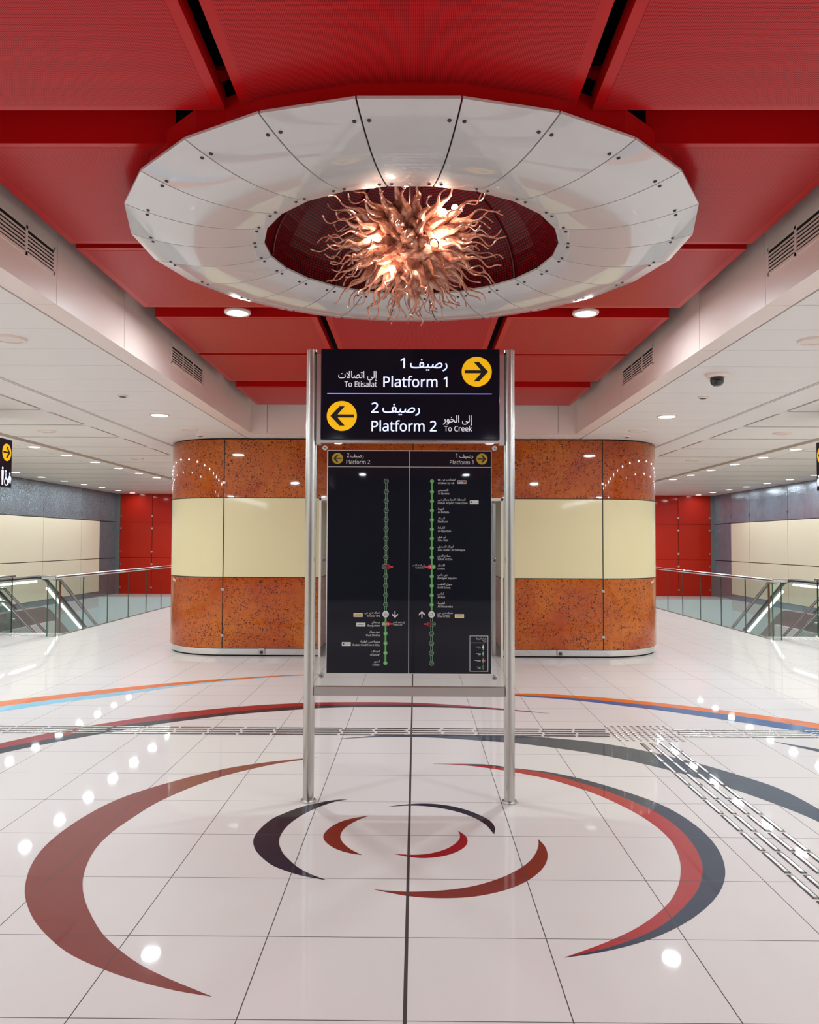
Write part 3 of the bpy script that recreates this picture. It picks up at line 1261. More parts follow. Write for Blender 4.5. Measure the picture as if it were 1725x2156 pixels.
# ------------------------------------------------------------------ stairs, escalators and glass balustrades on both sides
SLOPE = math.tan(math.radians(30.5))
for s in (-1, 1):
    sd = SIDE[s]
    # glass balustrade along the opening
    bx_ = 6.37
    t = thing('glass_balustrade', 'long green glass balustrade with steel handrail along the %s stair opening' % sd, 'balustrade', (s * bx_, 14.25, 0), 'stair balustrades')
    ys = [14.25, 15.42, 16.64, 17.85, 19.03, 20.15, 21.3, 22.45]
    for a, b in zip(ys, ys[1:]):
        q = MB()
        q.box(s * (bx_ - .008), s * (bx_ + .008), a + .006, b - .006, 0.0, 1.02)
        p = obj('glass_pane', q, M['glass'], t)
        q = MB()
        q.box(s * (bx_ - .009), s * (bx_ + .009), a - .004, a + .006, 0.0, 1.02)
        obj('pane_edge', q, M['green_edge'], p)
    q = MB()
    q.box(s * (bx_ + .012), s * (bx_ + .15), 14.245, 14.26, 0, 1.02)
    p = obj('glass_return', q, M['glass'], t)
    q = MB()
    q.box(s * (bx_ + .148), s * (bx_ + .158), 14.24, 14.265, 0, 1.02)
    obj('pane_edge', q, M['green_edge'], p)
    q = MB()
    q.tube([(s * bx_, 22.5, 1.05), (s * bx_, 14.2, 1.05)], .034, 14)
    q.tube([(s * (bx_ - .01), 14.22, 1.05), (s * (bx_ + .24), 14.22, 1.05)], .033, 14)
    obj('handrail', q, M['bright_steel'], t, smooth=True)
    # stairs going down next to the glass
    t = thing('staircase', 'stairs going down behind the %s glass balustrade' % sd, 'stairs', (s * 6.98, 14.69, 0), 'stairs')
    q = MB()
    for i in range(24):
        y, z = 14.69 + .28 * i, -.165 * (i + 1)
        q.box(s * 6.44, s * 7.5, y, y + .30, z - .3, z)
    obj('steps', q, M['concrete'], t)
    q = MB()
    for i in range(24):
        y, z = 14.69 + .28 * i, -.165 * (i + 1)
        q.box(s * 6.44, s * 7.5, y + .0, y + .04, z, z + .004)
    obj('nosing', q, M['dark_steel'], t)
    q = MB()
    q.tube([(s * 6.52, 14.45, 1.0), (s * 6.52, 14.72, 1.0), (s * 6.52, 20.2, 1.0 - 5.48 * SLOPE)], .03, 12)
    obj('handrail', q, M['steel'], t, smooth=True)
    q = MB()
    q.tube([(s * 6.52, 14.74, 0), (s * 6.52, 14.74, .99)], .018, 12)
    obj('newel_post', q, mat('bronze_post', (120, 92, 70), 0.35, 0.7), t, smooth=True)
    for z in (.84, .60):
        q = MB()
        q.tube([(s * 7.46, 14.2, z), (s * 7.46, 14.55, z), (s * 7.46, 20.2, z - 5.65 * SLOPE)], .026, 12)
        obj('handrail', q, M['steel'], t, smooth=True)
    q = MB()
    q.prism([(s * 7.5, 14.7, -.2), (s * 7.5, 14.7, .5), (s * 7.5, 20.2, .5 - 5.5 * SLOPE), (s * 7.5, 20.2, -.2 - 5.5 * SLOPE)], (s * .012, 0, 0))
    g_ = obj('glass_side', q, M['glass'], t)
    for y in (15.0, 15.9, 16.8):
        for dz in (.35, .1):
            z = .5 - (y - 14.7) * SLOPE - dz
            q = MB()
            q.tube([(s * 7.47, y, z), (s * 7.54, y, z)], .022, 12)
            obj('standoff', q, M['steel'], g_, smooth=True)
    # short glass barrier between stairs and escalator
    t = thing('glass_barrier', 'short glass barrier with flat steel cap at the top of the %s stairs' % sd, 'balustrade', (s * 7.38, 14.7, 0), 'glass barriers')
    q = MB()
    q.box(s * 7.372, s * 7.388, 12.4, 14.68, 0, 1.03)
    p = obj('glass_pane', q, M['glass'], t)
    q = MB()
    q.box(s * 7.371, s * 7.389, 14.68, 14.69, 0, 1.03)
    obj('pane_edge', q, M['green_edge'], p)
    q = MB()
    q.box(s * 7.33, s * 7.43, 12.35, 14.72, 1.03, 1.075)
    obj('cap_rail', q, M['bright_steel'], t, bevel=.015)
    # escalator
    t = thing('escalator', 'escalator with black handrails and light tubes going down on the %s side' % sd, 'escalator', (s * 8.45, 17, 0), 'escalators')

    def path(z, y0=14.55, y1=22.4, yb=17.05):
        L = [(y0, z), (yb - .5, z)]
        for i in range(1, 9):
            a = math.radians(30.5) * i / 8
            L.append((yb - .5 + 1.0 * math.sin(a), z - 1.0 * (1 - math.cos(a))))
        ye, ze = L[-1]
        L.append((y1, ze - (y1 - ye) * SLOPE))
        return L
    for x in (7.80, 9.06):
        top = path(.33)
        q = MB()
        q.strip([(s * (x - .09), y, z) for y, z in top], [(s * (x - .09), y, max(-4.5, z - 1.1)) for y, z in top], (s * .18, 0, 0))
        obj('side_cladding', q, M['grey_clad'], t)
        q = MB()
        hi = path(.93, 14.7)
        lo = path(.33, 14.7)
        q.strip([(s * (x - .006), y, z) for y, z in hi], [(s * (x - .006), y, z) for y, z in lo], (s * .012, 0, 0))
        obj('glass_side', q, M['glass'], t)
        q = MB()
        nose = [(14.55 - .30 * math.sin(a), .65 + .30 * math.cos(a)) for a in [PI - PI * i / 10 for i in range(11)]]
        line = nose + path(.95)
        q.tube([(s * x, y, z) for y, z in line], .036, 10)
        obj('moving_handrail', q, M['black_rubber'], t, smooth=True)
        q = MB()
        q.tube([(s * (x - .0), y, z) for y, z in path(.865, 14.9, 16.5, 19)[:1] + [(16.5, .865)]], .022, 8)
        q.tube([(s * x, y, z) for y, z in path(.80)[-3:-1] + [path(.80, y1=20.6)[-1]]], .028, 8)
        obj('light_tube', q, M['tube_glow'], t, smooth=True)
    q = MB()
    pts = path(.02)
    q.strip([(s * 7.89, y, z) for y, z in pts], [(s * 8.97, y, z) for y, z in pts], (0, 0, -.1))
    obj('steps', q, M['dark_steel'], t)
    # tactile studs at the head of the stairs
    t = thing('tactile_studs', 'patch of shiny warning studs at the head of the %s stairs' % sd, 'tactile paving', (s * 7.0, 14.4, 0), 'stair warning studs')
    for i in range(14):
        for j in range(5):
            q = MB()
            px, py = s * (6.48 + .062 * i), 14.3 + .062 * j
            q.lathe((px, py, 0), [(.017, 0), (.015, .004), (0, .005)], 8)
            obj('stud', q, M['bright_steel'], t, smooth=True)

# ------------------------------------------------------------------ inlays in the floor
INLAY = {
 'A': {'o': [(-0.722,6.376),(-0.825,6.346),(-1.173,6.187),(-1.419,6.006),(-1.773,5.576),(-1.926,5.285),(-2.007,4.912),(-2.019,4.541),(-1.97,4.255),(-1.857,3.95),(-1.772,3.798),(-1.664,3.642),(-1.542,3.503),(-1.376,3.35),(-1.186,3.231),(-1.033,3.155),(-0.865,3.09),(-0.713,3.05)], 'i': [(-0.722,6.376),(-0.821,6.316),(-1.041,6.173),(-1.373,5.82),(-1.621,5.308),(-1.696,4.96),(-1.729,4.693),(-1.716,4.432),(-1.647,4.14),(-1.583,3.973),(-1.505,3.819),(-1.398,3.647),(-1.297,3.507),(-1.187,3.388),(-1.062,3.274),(-0.915,3.171),(-0.713,3.05)]},
 'B': {'o': [(-0.406,5.346),(-0.474,5.338),(-0.665,5.211),(-0.782,5.058),(-0.828,4.977),(-0.869,4.813),(-0.88,4.684),(-0.87,4.587),(-0.833,4.471),(-0.773,4.361),(-0.699,4.261),(-0.595,4.178),(-0.515,4.131),(-0.399,4.086)], 'i': [(-0.406,5.346),(-0.471,5.309),(-0.593,5.163),(-0.682,4.98),(-0.726,4.802),(-0.728,4.613),(-0.679,4.44),(-0.629,4.342),(-0.563,4.239),(-0.486,4.155),(-0.399,4.086)]},
 'C': {'o': [(-0.243,5.034),(-0.284,5.019),(-0.386,4.949),(-0.46,4.825),(-0.484,4.692),(-0.458,4.595),(-0.395,4.501),(-0.315,4.44),(-0.243,4.413)], 'i': [(-0.243,5.034),(-0.3,4.965),(-0.367,4.835),(-0.386,4.693),(-0.364,4.596),(-0.31,4.492),(-0.243,4.413)]},
 'D': {'o': [(-0.132,5.209),(-0.003,5.258),(0.111,5.276),(0.234,5.251),(0.353,5.176),(0.445,5.071),(0.505,4.962),(0.524,4.84),(0.509,4.736)], 'i': [(-0.132,5.209),(-0.002,5.234),(0.11,5.227),(0.231,5.179),(0.348,5.092),(0.429,4.988),(0.478,4.879),(0.501,4.774),(0.509,4.736)]},
 'E': {'o': [(0.3,4.791),(0.339,4.707),(0.346,4.621),(0.324,4.538),(0.267,4.457),(0.187,4.401),(0.092,4.377),(0.015,4.393),(-0.065,4.429)], 'i': [(0.3,4.791),(0.308,4.732),(0.304,4.669),(0.273,4.584),(0.216,4.502),(0.136,4.443),(0.049,4.42),(-0.065,4.429)]},
 'F': {'o': [(0.756,4.661),(0.776,4.547),(0.767,4.411),(0.729,4.283),(0.656,4.152),(0.561,4.043),(0.451,3.964),(0.316,3.909),(0.163,3.893),(0.019,3.912),(-0.073,3.946),(-0.152,3.981)], 'i': [(0.756,4.661),(0.742,4.569),(0.709,4.454),(0.658,4.34),(0.586,4.235),(0.492,4.136),(0.364,4.043),(0.244,3.992),(0.127,3.967),(0.011,3.959),(-0.074,3.967),(-0.152,3.981)]},
 'G': {'o': [(0.185,6.214),(0.595,6.201),(0.795,6.106),(1.02,6.02),(1.224,5.865),(1.379,5.698),(1.533,5.49),(1.645,5.296),(1.715,5.071),(1.75,4.785),(1.733,4.518),(1.676,4.279),(1.603,4.102),(1.506,3.938),(1.37,3.77),(1.221,3.628),(1.061,3.512),(0.92,3.438),(0.774,3.382),(0.663,3.353)], 'm': [(0.185,6.214),(0.413,6.203),(0.708,6.129),(1.013,5.977),(1.204,5.768),(1.351,5.579),(1.47,5.372),(1.573,5.126),(1.621,4.874),(1.62,4.598),(1.577,4.34),(1.521,4.177),(1.439,4.008),(1.332,3.851),(1.221,3.713),(1.117,3.607),(0.985,3.506),(0.829,3.42),(0.663,3.353)], 'i': [(0.185,6.214),(0.412,6.183),(0.7,6.053),(0.993,5.851),(1.134,5.693),(1.261,5.518),(1.369,5.305),(1.457,5.065),(1.504,4.832),(1.511,4.62),(1.473,4.381),(1.409,4.175),(1.344,4.024),(1.242,3.849),(1.115,3.696),(1.008,3.591),(0.879,3.491),(0.761,3.413),(0.663,3.353)]},
 'H': {'o': [(-0.637,6.97),(-0.266,7.107),(0.154,7.161),(0.678,7.143),(0.924,7.123),(1.336,7.015),(1.637,6.875),(1.976,6.585),(2.24,6.267),(2.419,5.974),(2.568,5.676),(2.638,5.213),(2.625,4.774),(2.537,4.337),(2.364,3.885)], 'i': [(-0.637,6.97),(-0.263,7.047),(0.152,7.049),(0.66,6.931),(0.892,6.871),(1.201,6.718),(1.549,6.497),(1.794,6.267),(2.007,6.013),(2.23,5.668),(2.406,5.314),(2.521,4.981),(2.552,4.639),(2.501,4.274),(2.364,3.885)]},
 'I': {'o': [(1.389,8.055),(1.059,8.22),(0.664,8.377),(0.002,8.555),(-0.835,8.551),(-1.128,8.511),(-1.757,8.305),(-2.425,7.9),(-2.912,7.455),(-3.202,7.112),(-3.439,6.746),(-3.581,6.434),(-3.594,5.74)], 'm': [(1.389,8.055),(1.055,8.188),(0.66,8.317),(0.003,8.443),(-0.821,8.41),(-1.106,8.354),(-1.708,8.081),(-2.353,7.67),(-2.711,7.399),(-3.055,6.974),(-3.352,6.579),(-3.494,6.281),(-3.594,5.74)], 'i': [(1.389,8.055),(1.052,8.165),(0.656,8.27),(0.003,8.335),(-0.807,8.276),(-1.083,8.192),(-1.678,7.946),(-2.307,7.525),(-2.636,7.198),(-2.986,6.822),(-3.274,6.431),(-3.426,6.162),(-3.594,5.74)]},
 'J': {'o': [(-1.089,10.393),(-1.38,10.316),(-1.802,10.186),(-2.666,9.778),(-3.42,9.28),(-3.91,8.877),(-4.352,8.494),(-4.783,7.961),(-5.044,7.32)], 'm': [(-1.089,10.393),(-1.374,10.273),(-1.789,10.115),(-2.622,9.619),(-3.327,9.034),(-3.803,8.638),(-4.214,8.229),(-4.628,7.707),(-5.044,7.32)], 'i': [(-1.089,10.393),(-1.369,10.236),(-1.783,10.083),(-2.6,9.543),(-3.255,8.841),(-3.709,8.43),(-4.088,7.989),(-4.53,7.547),(-5.044,7.32)]},
 'K': {'o': [(0.877,9.088),(1.169,9.11),(1.502,9.092),(2.106,8.889),(2.655,8.61),(3.3,8.172),(3.872,7.67),(4.156,7.191),(4.269,6.708)], 'm': [(0.877,9.088),(1.159,9.026),(1.782,8.858),(2.251,8.632),(2.603,8.438),(3.227,7.991),(3.763,7.452),(4.076,7.053),(4.269,6.708)], 'i': [(0.877,9.088),(1.152,8.97),(1.758,8.738),(2.206,8.456),(2.54,8.233),(3.124,7.733),(3.505,7.375),(3.652,7.231),(3.99,6.903),(4.269,6.708)]},
 'L': {'o': [(3.135,6.972),(3.262,6.862),(3.396,6.722),(3.569,6.501),(3.655,6.017)], 'i': [(3.135,6.972),(3.236,6.806),(3.352,6.634),(3.5,6.374),(3.655,6.017)]},
}


def dense(pts, n=90):
    """smooth curve through the points, evenly resampled"""
    P_ = [Vector((p[0], p[1], 0)) for p in pts]
    ex = [P_[0] * 2 - P_[1]] + P_ + [P_[-1] * 2 - P_[-2]]
    out = []
    for i in range(1, len(ex) - 2):
        p0, p1, p2, p3 = ex[i - 1:i + 3]
        # centripetal parameters keep the curve from overshooting
        t0 = 0.0
        t1 = t0 + max(1e-4, (p1 - p0).length) ** .5
        t2 = t1 + max(1e-4, (p2 - p1).length) ** .5
        t3 = t2 + max(1e-4, (p3 - p2).length) ** .5
        for k in range(12):
            t_ = t1 + (t2 - t1) * k / 12
            a1 = p0 * ((t1 - t_) / (t1 - t0)) + p1 * ((t_ - t0) / (t1 - t0))
            a2 = p1 * ((t2 - t_) / (t2 - t1)) + p2 * ((t_ - t1) / (t2 - t1))
            a3 = p2 * ((t3 - t_) / (t3 - t2)) + p3 * ((t_ - t2) / (t3 - t2))
            b1 = a1 * ((t2 - t_) / (t2 - t0)) + a2 * ((t_ - t0) / (t2 - t0))
            b2 = a2 * ((t3 - t_) / (t3 - t1)) + a3 * ((t_ - t1) / (t3 - t1))
            out.append(b1 * ((t2 - t_) / (t2 - t1)) + b2 * ((t_ - t1) / (t2 - t1)))
    out.append(P_[-1])
    d = [0]
    for a, b in zip(out, out[1:]):
        d.append(d[-1] + (b - a).length)
    res, j = [], 0
    for k in range(n + 1):
        g = d[-1] * k / n
        while j < len(d) - 2 and d[j + 1] < g:
            j += 1
        f_ = (g - d[j]) / max(1e-9, d[j + 1] - d[j])
        res.append(out[j].lerp(out[j + 1], min(1, f_)))
    return res


C_brown = inlay_mat('inlay_red_brown', (120, 40, 32))
C_orange_brown = inlay_mat('inlay_rust', (118, 36, 26))
C_navy = inlay_mat('inlay_navy', (20, 20, 42))
C_slate = inlay_mat('inlay_slate', (46, 60, 78))
C_red = inlay_mat('inlay_red', (162, 32, 38))
C_crim = inlay_mat('inlay_crimson', (146, 18, 32))
C_orange = inlay_mat('inlay_orange', (212, 104, 32))
C_sky = inlay_mat('inlay_sky_blue', (128, 184, 208))
C_blue = inlay_mat('inlay_blue', (36, 84, 138))
C_dblue = inlay_mat('inlay_dark_slate', (34, 46, 68))
SPEC = [
    ('A', [('o', 'i', C_brown)], 'large red-brown crescent inlaid in the floor at the left, open to the right'),
    ('B', [('o', 'i', C_navy)], 'navy crescent inlaid in the floor below the left sign post'),
    ('C', [('o', 'i', C_orange_brown)], 'small rust crescent in the floor between the two sign posts, curving left'),
    ('D', [('o', 'i', C_navy)], 'thin navy arc in the floor between the sign posts, curving over to the right'),
    ('E', [('o', 'i', C_crim)], 'small crimson crescent in the middle of the floor swirl, hooked at its right end'),
    ('F', [('o', 'i', C_orange_brown)], 'rust crescent in the floor in front of the right sign post, sweeping along below'),
    ('G', [('o', 'm', C_dblue), ('m', 'i', C_red)], 'large two-coloured crescent in the floor on the right, slate outside and red inside'),
    ('H', [('o', 'i', C_slate)], 'long plain slate arc in the floor that runs under the diagonal tactile bars'),
    ('I', [('o', 'm', C_crim), ('m', 'i', C_navy)], 'crimson and navy arc in the floor behind the sign, crossing the left tactile strip'),
    ('J', [('o', 'm', C_orange), ('m', 'i', C_sky)], 'orange and sky blue arc in the floor before the left half of the pillar'),
    ('K', [('o', 'm', C_orange), ('m', 'i', C_blue)], 'orange and dark blue arc in the floor before the right half of the pillar'),
    ('L', [('o', 'i', C_slate)], 'short thin slate wedge in the floor near the far end of the right tactile strip'),
]
for key, bands, label in SPEC:
    d = INLAY[key]
    if len(bands) == 1:
        a, b, m = bands[0]
        A, B = dense(d[a]), dense(d[b])
        q = MB()
        q.strip(A, B, (0, 0, .0012))
        o = obj('floor_inlay', q, m, loc=(A[45].x, A[45].y, 0))
        tag(o, label, 'floor inlay', 'floor inlays')
    else:
        A = dense(d['o'])
        t = thing('floor_inlay', label, 'floor inlay', (A[45].x, A[45].y, 0), 'floor inlays')
        for n, (a, b, m) in enumerate(bands):
            q = MB()
            q.strip(dense(d[a]), dense(d[b]), (0, 0, .0012))
            obj('outer_band' if n == 0 else 'inner_band', q, m, t)


# ------------------------------------------------------------------ tactile paving
def bar_mesh(along):
    q = MB()
    L_, w_, h_ = .135, .013, .005
    prof = [(-w_, 0), (-w_ * .7, h_), (w_ * .7, h_), (w_, 0)]
    ends = [(-L_, .35), (-L_ + .012, 1), (L_ - .012, 1), (L_, .35)]
    rings = []
    for e, k in ends:
        rings.append([q.bm.verts.new((e, p * (.8 if k < 1 else 1), h * k) if along == 'x' else (p * (.8 if k < 1 else 1), e, h * k)) for p, h in prof])
    for a, b in zip(rings, rings[1:]):
        for i in range(3):
            q.face([a[i], a[i + 1], b[i + 1], b[i]])
        q.face([a[3], a[0], b[0], b[3]])
    q.face(rings[0])
    q.face(rings[-1][::-1])
    q.mi = 1
    q.box(*((-L_ - .004, L_ + .004, -w_ - .0045, w_ + .0045) if along == 'x' else (-w_ - .0045, w_ + .0045, -L_ - .004, L_ + .004)), 0, .0018)
    bmesh.ops.recalc_face_normals(q.bm, faces=q.bm.faces[:])
    me = bpy.data.meshes.new('guide_bar')
    q.bm.to_mesh(me)
    q.bm.free()
    me.materials.append(M['bar_steel'])
    me.materials.append(M['joint'])
    return me


BARX, BARY = bar_mesh('x'), bar_mesh('y')


def bar(me, x, y, parent, name='guide_bar'):
    o = bpy.data.objects.new(name, me)
    COL.objects.link(o)
    o.parent = parent
    o.location = Vector((x, y, 0)) - wloc(parent)
    return o


tl = thing('tactile_strip', 'cross-floor strip of steel tactile bars left of the studded square, passing behind the sign', 'tactile paving', (-1, 7.25, 0))
tr_ = thing('tactile_strip', 'strip of steel tactile bars running on to the right of the studded square', 'tactile paving', (3.4, 7.25, 0))
td = thing('tactile_strip', 'strip of steel tactile bars coming forward from the studded square towards the viewer', 'tactile paving', (2.1, 5.5, 0))
for j, yy in enumerate((7.37, 7.29, 7.21, 7.13)):
    x = 1.64
    i = 0
    while x > -5.4:
        bar(BARX, x - .02 * (j % 2), yy, tl)
        x -= .3
    x = 2.53
    while x < 5.6:
        bar(BARX, x + .02 * (j % 2), yy, tr_)
        x += .3
for xx in (1.975, 2.057, 2.139, 2.221):
    y = 6.75
    while y > 2.6:
        bar(BARY, xx, y, td)
        y -= .3
ts = thing('tactile_square', 'square of shiny steel studs in the floor where three tactile strips meet', 'tactile paving', (2.085, 7.24, 0))
q = MB()
q.lathe((0, 0, 0), [(.0175, 0), (.014, .004), (.009, .005), (0, .005)], 10)
bmesh.ops.recalc_face_normals(q.bm, faces=q.bm.faces[:])
sme = bpy.data.meshes.new('stud')
q.bm.to_mesh(sme)
q.bm.free()
sme.materials.append(M['bar_steel'])
for i in range(10):
    for j in range(10):
        bar(sme, 1.815 + .06 * i, 6.97 + .06 * j, ts, 'stud')


# ------------------------------------------------------------------ the sign stand
SY = 5.309
sign = thing('sign_stand', 'free-standing platform sign with two steel posts, lit header and dark route map', 'sign', (0, SY, 0))
KX = .003150
KZ = .003126


def U(px):
    return (px - 863.5) * KX


def V(py):
    return 2.977 - (py - 738.5) * KZ


for x in (-.655, .665):
    q = MB()
    q.lathe((x, SY, 0), [(.036, .004), (.036, 2.985), (0, 2.985)], 28)
    p = obj('post', q, M['steel'], sign, smooth=True)
    q = MB()
    q.lathe((x, SY, 0), [(.052, 0), (.052, .008), (.049, .014), (.036, .016)], 28)
    obj('foot_flange', q, M['bright_steel'], p, smooth=True)
q = MB()
for x0, x1 in ((-.62, -.588), (.596, .63)):
    q.box(x0, x1, SY - .03, SY + .03, 2.35, 2.955)
obj('side_channel', q, M['steel'], sign)
q = MB()
q.box(-.622, .632, SY - .025, SY + .025, 2.362, 2.379)
obj('upper_crossbar', q, M['steel'], sign)
q = MB()
q.box(-.622, .632, SY - .025, SY + .025, .692, .75)
obj('lower_crossbar', q, M['steel'], sign)

HB = (-.588, .596, 2.381, 2.981)
q = MB()
q.box(HB[0], HB[1], SY - .06, SY + .06, HB[2], HB[3])
head = obj('header_box', q, M['sign_navy'], sign, bevel=.003)
FY = SY - .0615


def on_head(u, v):
    return (u, FY, v)


def on_head2(u, v):
    return (u, FY - .001, v)


WT = .008
q = MB()
write(q, '\U0001D7E3', U(843.9), U(853.3), V(778), .0935 * 1.0, on_head, WT)
write(q, arabic('رصيف'), U(864.6), U(942.5), V(777.5), .094, on_head, WT)
write(q, sans('Platform 1'), U(808.5), U(942.5), V(818.1), .0955, on_head, WT)
obj('platform_lettering', q, M['sign_letter'], head)
q = MB()
write(q, sans('2'), U(783.4), U(798.0), V(873.1), .0935, on_head, WT)
write(q, arabic('رصيف'), U(807.0), U(885.3), V(872.6), .094, on_head, WT)
write(q, sans('Platform 2'), U(784.3), U(920), V(912.4), .0955, on_head, WT)
obj('platform_lettering', q, M['sign_letter'], head)
q = MB()
write(q, arabic('إلى اتصالات'), U(713.6), U(794.8), V(799.5), .066, on_head, .006)
write(q, sans('To Etisalat'), U(726.7), U(794.8), V(818), .0485, on_head, .008)
obj('direction_lettering', q, M['sign_letter_dim'], head)
q = MB()
write(q, arabic('إلى الخور'), U(933.8), U(995), V(893.4), .066, on_head, .006)
write(q, sans('To Creek'), U(936.5), U(995), V(912.2), .0485, on_head, .008)
obj('direction_lettering', q, M['sign_letter_dim'], head)
q = MB()
rect(q, U(690.5), U(1036), V(833.6), V(831.9), on_head)
obj('divider_line', q, M['sign_line'], head)
for (px, py, sg) in ((1004.4, 785.4, 1), (721.5, 880.2, -1)):
    q = MB()
    disc(q, U(px), V(py), 31.6 * KX, on_head, 56)
    dd = obj('arrow_disc', q, M['yellow'], head)
    q = MB()
    arrow(q, U(px), V(py), 31.6 * KX, sg, on_head2)
    obj('arrow', q, M['arrow_black'], head)

# glass sheet that carries the map
q = MB()
q.box(-.619, .629, SY - .006, SY + .006, .752, 2.36)
obj('glass_sheet', q, M['clear'], sign)
BU = (U(690.2), U(1036.6))
BV = (V(1423), V(951.5))
q = MB()
q.box(BU[0], BU[1], SY - .022, SY - .007, BV[0], BV[1])
board = obj('map_board', q, M['board_edge'], sign)
q = MB()
q.box(BU[0] + .006, BU[1] - .003, SY - .0235, SY - .021, BV[0] + .003, BV[1] - .005)
obj('map_face', q, M['board_navy'], board)
BY = SY - .0245


def on_map(u, v):
    return (u, BY, v)


def on_map0(u, v):
    return (u, BY + .0005, v)


def on_map2(u, v):
    return (u, BY - .0006, v)


def on_map3(u, v):
    return (u, BY - .0012, v)


for px, py in ((685, 946), (1043.3, 946), (685, 1184.5), (1043.3, 1184.5), (681.5, 1428), (1043, 1430.5)):
    q = MB()
    c = (U(px), SY, V(py))
    q.lathe(c, [(.017, -.006), (.017, -.017), (.014, -.021), (0, -.021)], 20, axis='y')
    bo = obj('standoff_bolt', q, M['bright_steel'], sign, smooth=True)
    q = MB()
    for k in range(6):
        a = PI * k / 6
        q.box(c[0] - .0008, c[0] + .0008, SY - .0216, SY - .0205, c[2] - .001, c[2] + .001)
    for k in range(3):
        a = PI * k / 3
        dx, dz = .012 * math.cos(a), .012 * math.sin(a)
        q.prism([(c[0] - dx - dz * .1, SY - .0212, c[2] - dz + dx * .1), (c[0] + dx - dz * .1, SY - .0212, c[2] + dz + dx * .1),
                 (c[0] + dx + dz * .1, SY - .0212, c[2] + dz - dx * .1), (c[0] - dx + dz * .1, SY - .0212, c[2] - dz - dx * .1)], (0, -.0004, 0))
    obj('bolt_slot', q, M['dark_steel'], bo)

# everything printed on the map, each mark a piece of its own
PRINT = [M['board_white'], M['green_line'], M['green_pale'], M['red_line'], M['gold_print'], M['board_yellow'], M['arrow_black']]
WHITE, GREEN, PALE, RED, GOLD, YEL, BLK = range(7)


class Mark(MB):
    """a printed mark: the colour is chosen with ink() before each shape"""
    def ink(s, i):
        s.mi = i
        return s

    def done(s, name):
        used = sorted({f.material_index for f in s.bm.faces})
        for f in s.bm.faces:
            f.material_index = used.index(f.material_index)
        return obj(name, s, [PRINT[i] for i in used], board)


k = Mark()
rect(k, U(691), U(1036), V(987.2), V(986.3), on_map)
k.done('header_rule')
k = Mark()
rect(k, U(863.1), U(864), V(1422.5), V(952.5), on_map)
k.done('centre_rule')
k = Mark()
write(k, sans('2'), U(731.4), U(736.6), V(966.6), .0385, on_map)
write(k, arabic('رصيف'), U(739.3), U(767.0), V(966.6), .037, on_map)
write(k, sans('Platform 2'), U(730.8), U(780.7), V(980.6), .0365, on_map)
k.done('platform_lettering')
k = Mark()
write(k, sans('1'), U(961.0), U(964.4), V(966.6), .0385, on_map)
write(k, arabic('رصيف'), U(969.0), U(997.8), V(966.6), .037, on_map)
write(k, sans('Platform 1'), U(948.8), U(998.4), V(980.6), .0365, on_map)
k.done('platform_lettering')
for px, py, sg in ((712, 969, -1), (1016.4, 969.3, 1)):
    k = Mark().ink(YEL)
    disc(k, U(px), V(py), 11.7 * KX, on_map, 40)
    arrow(k.ink(BLK), U(px), V(py), 11.7 * KX, sg, on_map2)
    k.done('arrow_disc')
NAMES = {11: ('اتصالات من', 'etisalat by e&'), 12: ('القصيص', 'Al Qusais'), 13: ('المنطقة الحرة بمطار دبي', 'Dubai Airport Free Zone'),
         14: ('النهدة', 'Al Nahda'), 15: ('الستاد', 'Stadium'), 16: ('القيادة', 'Al Qiyadah'), 17: ('أبو هيل', 'Abu Hail'),
         18: ('أبوبكر الصديق', 'Abu Baker Al Siddique'), 19: ('صلاح الدين', 'Salah Al Din'), 20: ('الاتحاد', 'Union'),
         21: ('بني ياس', 'Baniyas Square'), 22: ('سوق الذهب', 'Gold Souq'), 23: ('الراس', 'Al Ras'), 24: ('الغبيبة', 'Al Ghubaiba'),
         25: ('شرف دي جي', 'Sharaf DG'), 26: ('برجمان', 'BurJuman'), 27: ('عود ميثاء', 'Oud Metha'), 28: ('مدينة دبي الطبية', 'Dubai Healthcare City'),
         29: ('الجداف', 'Al Jadaf'), 30: ('الخور', 'Creek')}
SYP = {11: 1017, 12: 1039.3, 25: 1298.2, 26: 1318.4, 27: 1338.6, 28: 1359, 29: 1379.3, 30: 1400.5}
for n in range(13, 25):
    SYP[n] = 1059.2 + (n - 13) * (1277.8 - 1059.2) / 11
TS = 5.6 * KZ
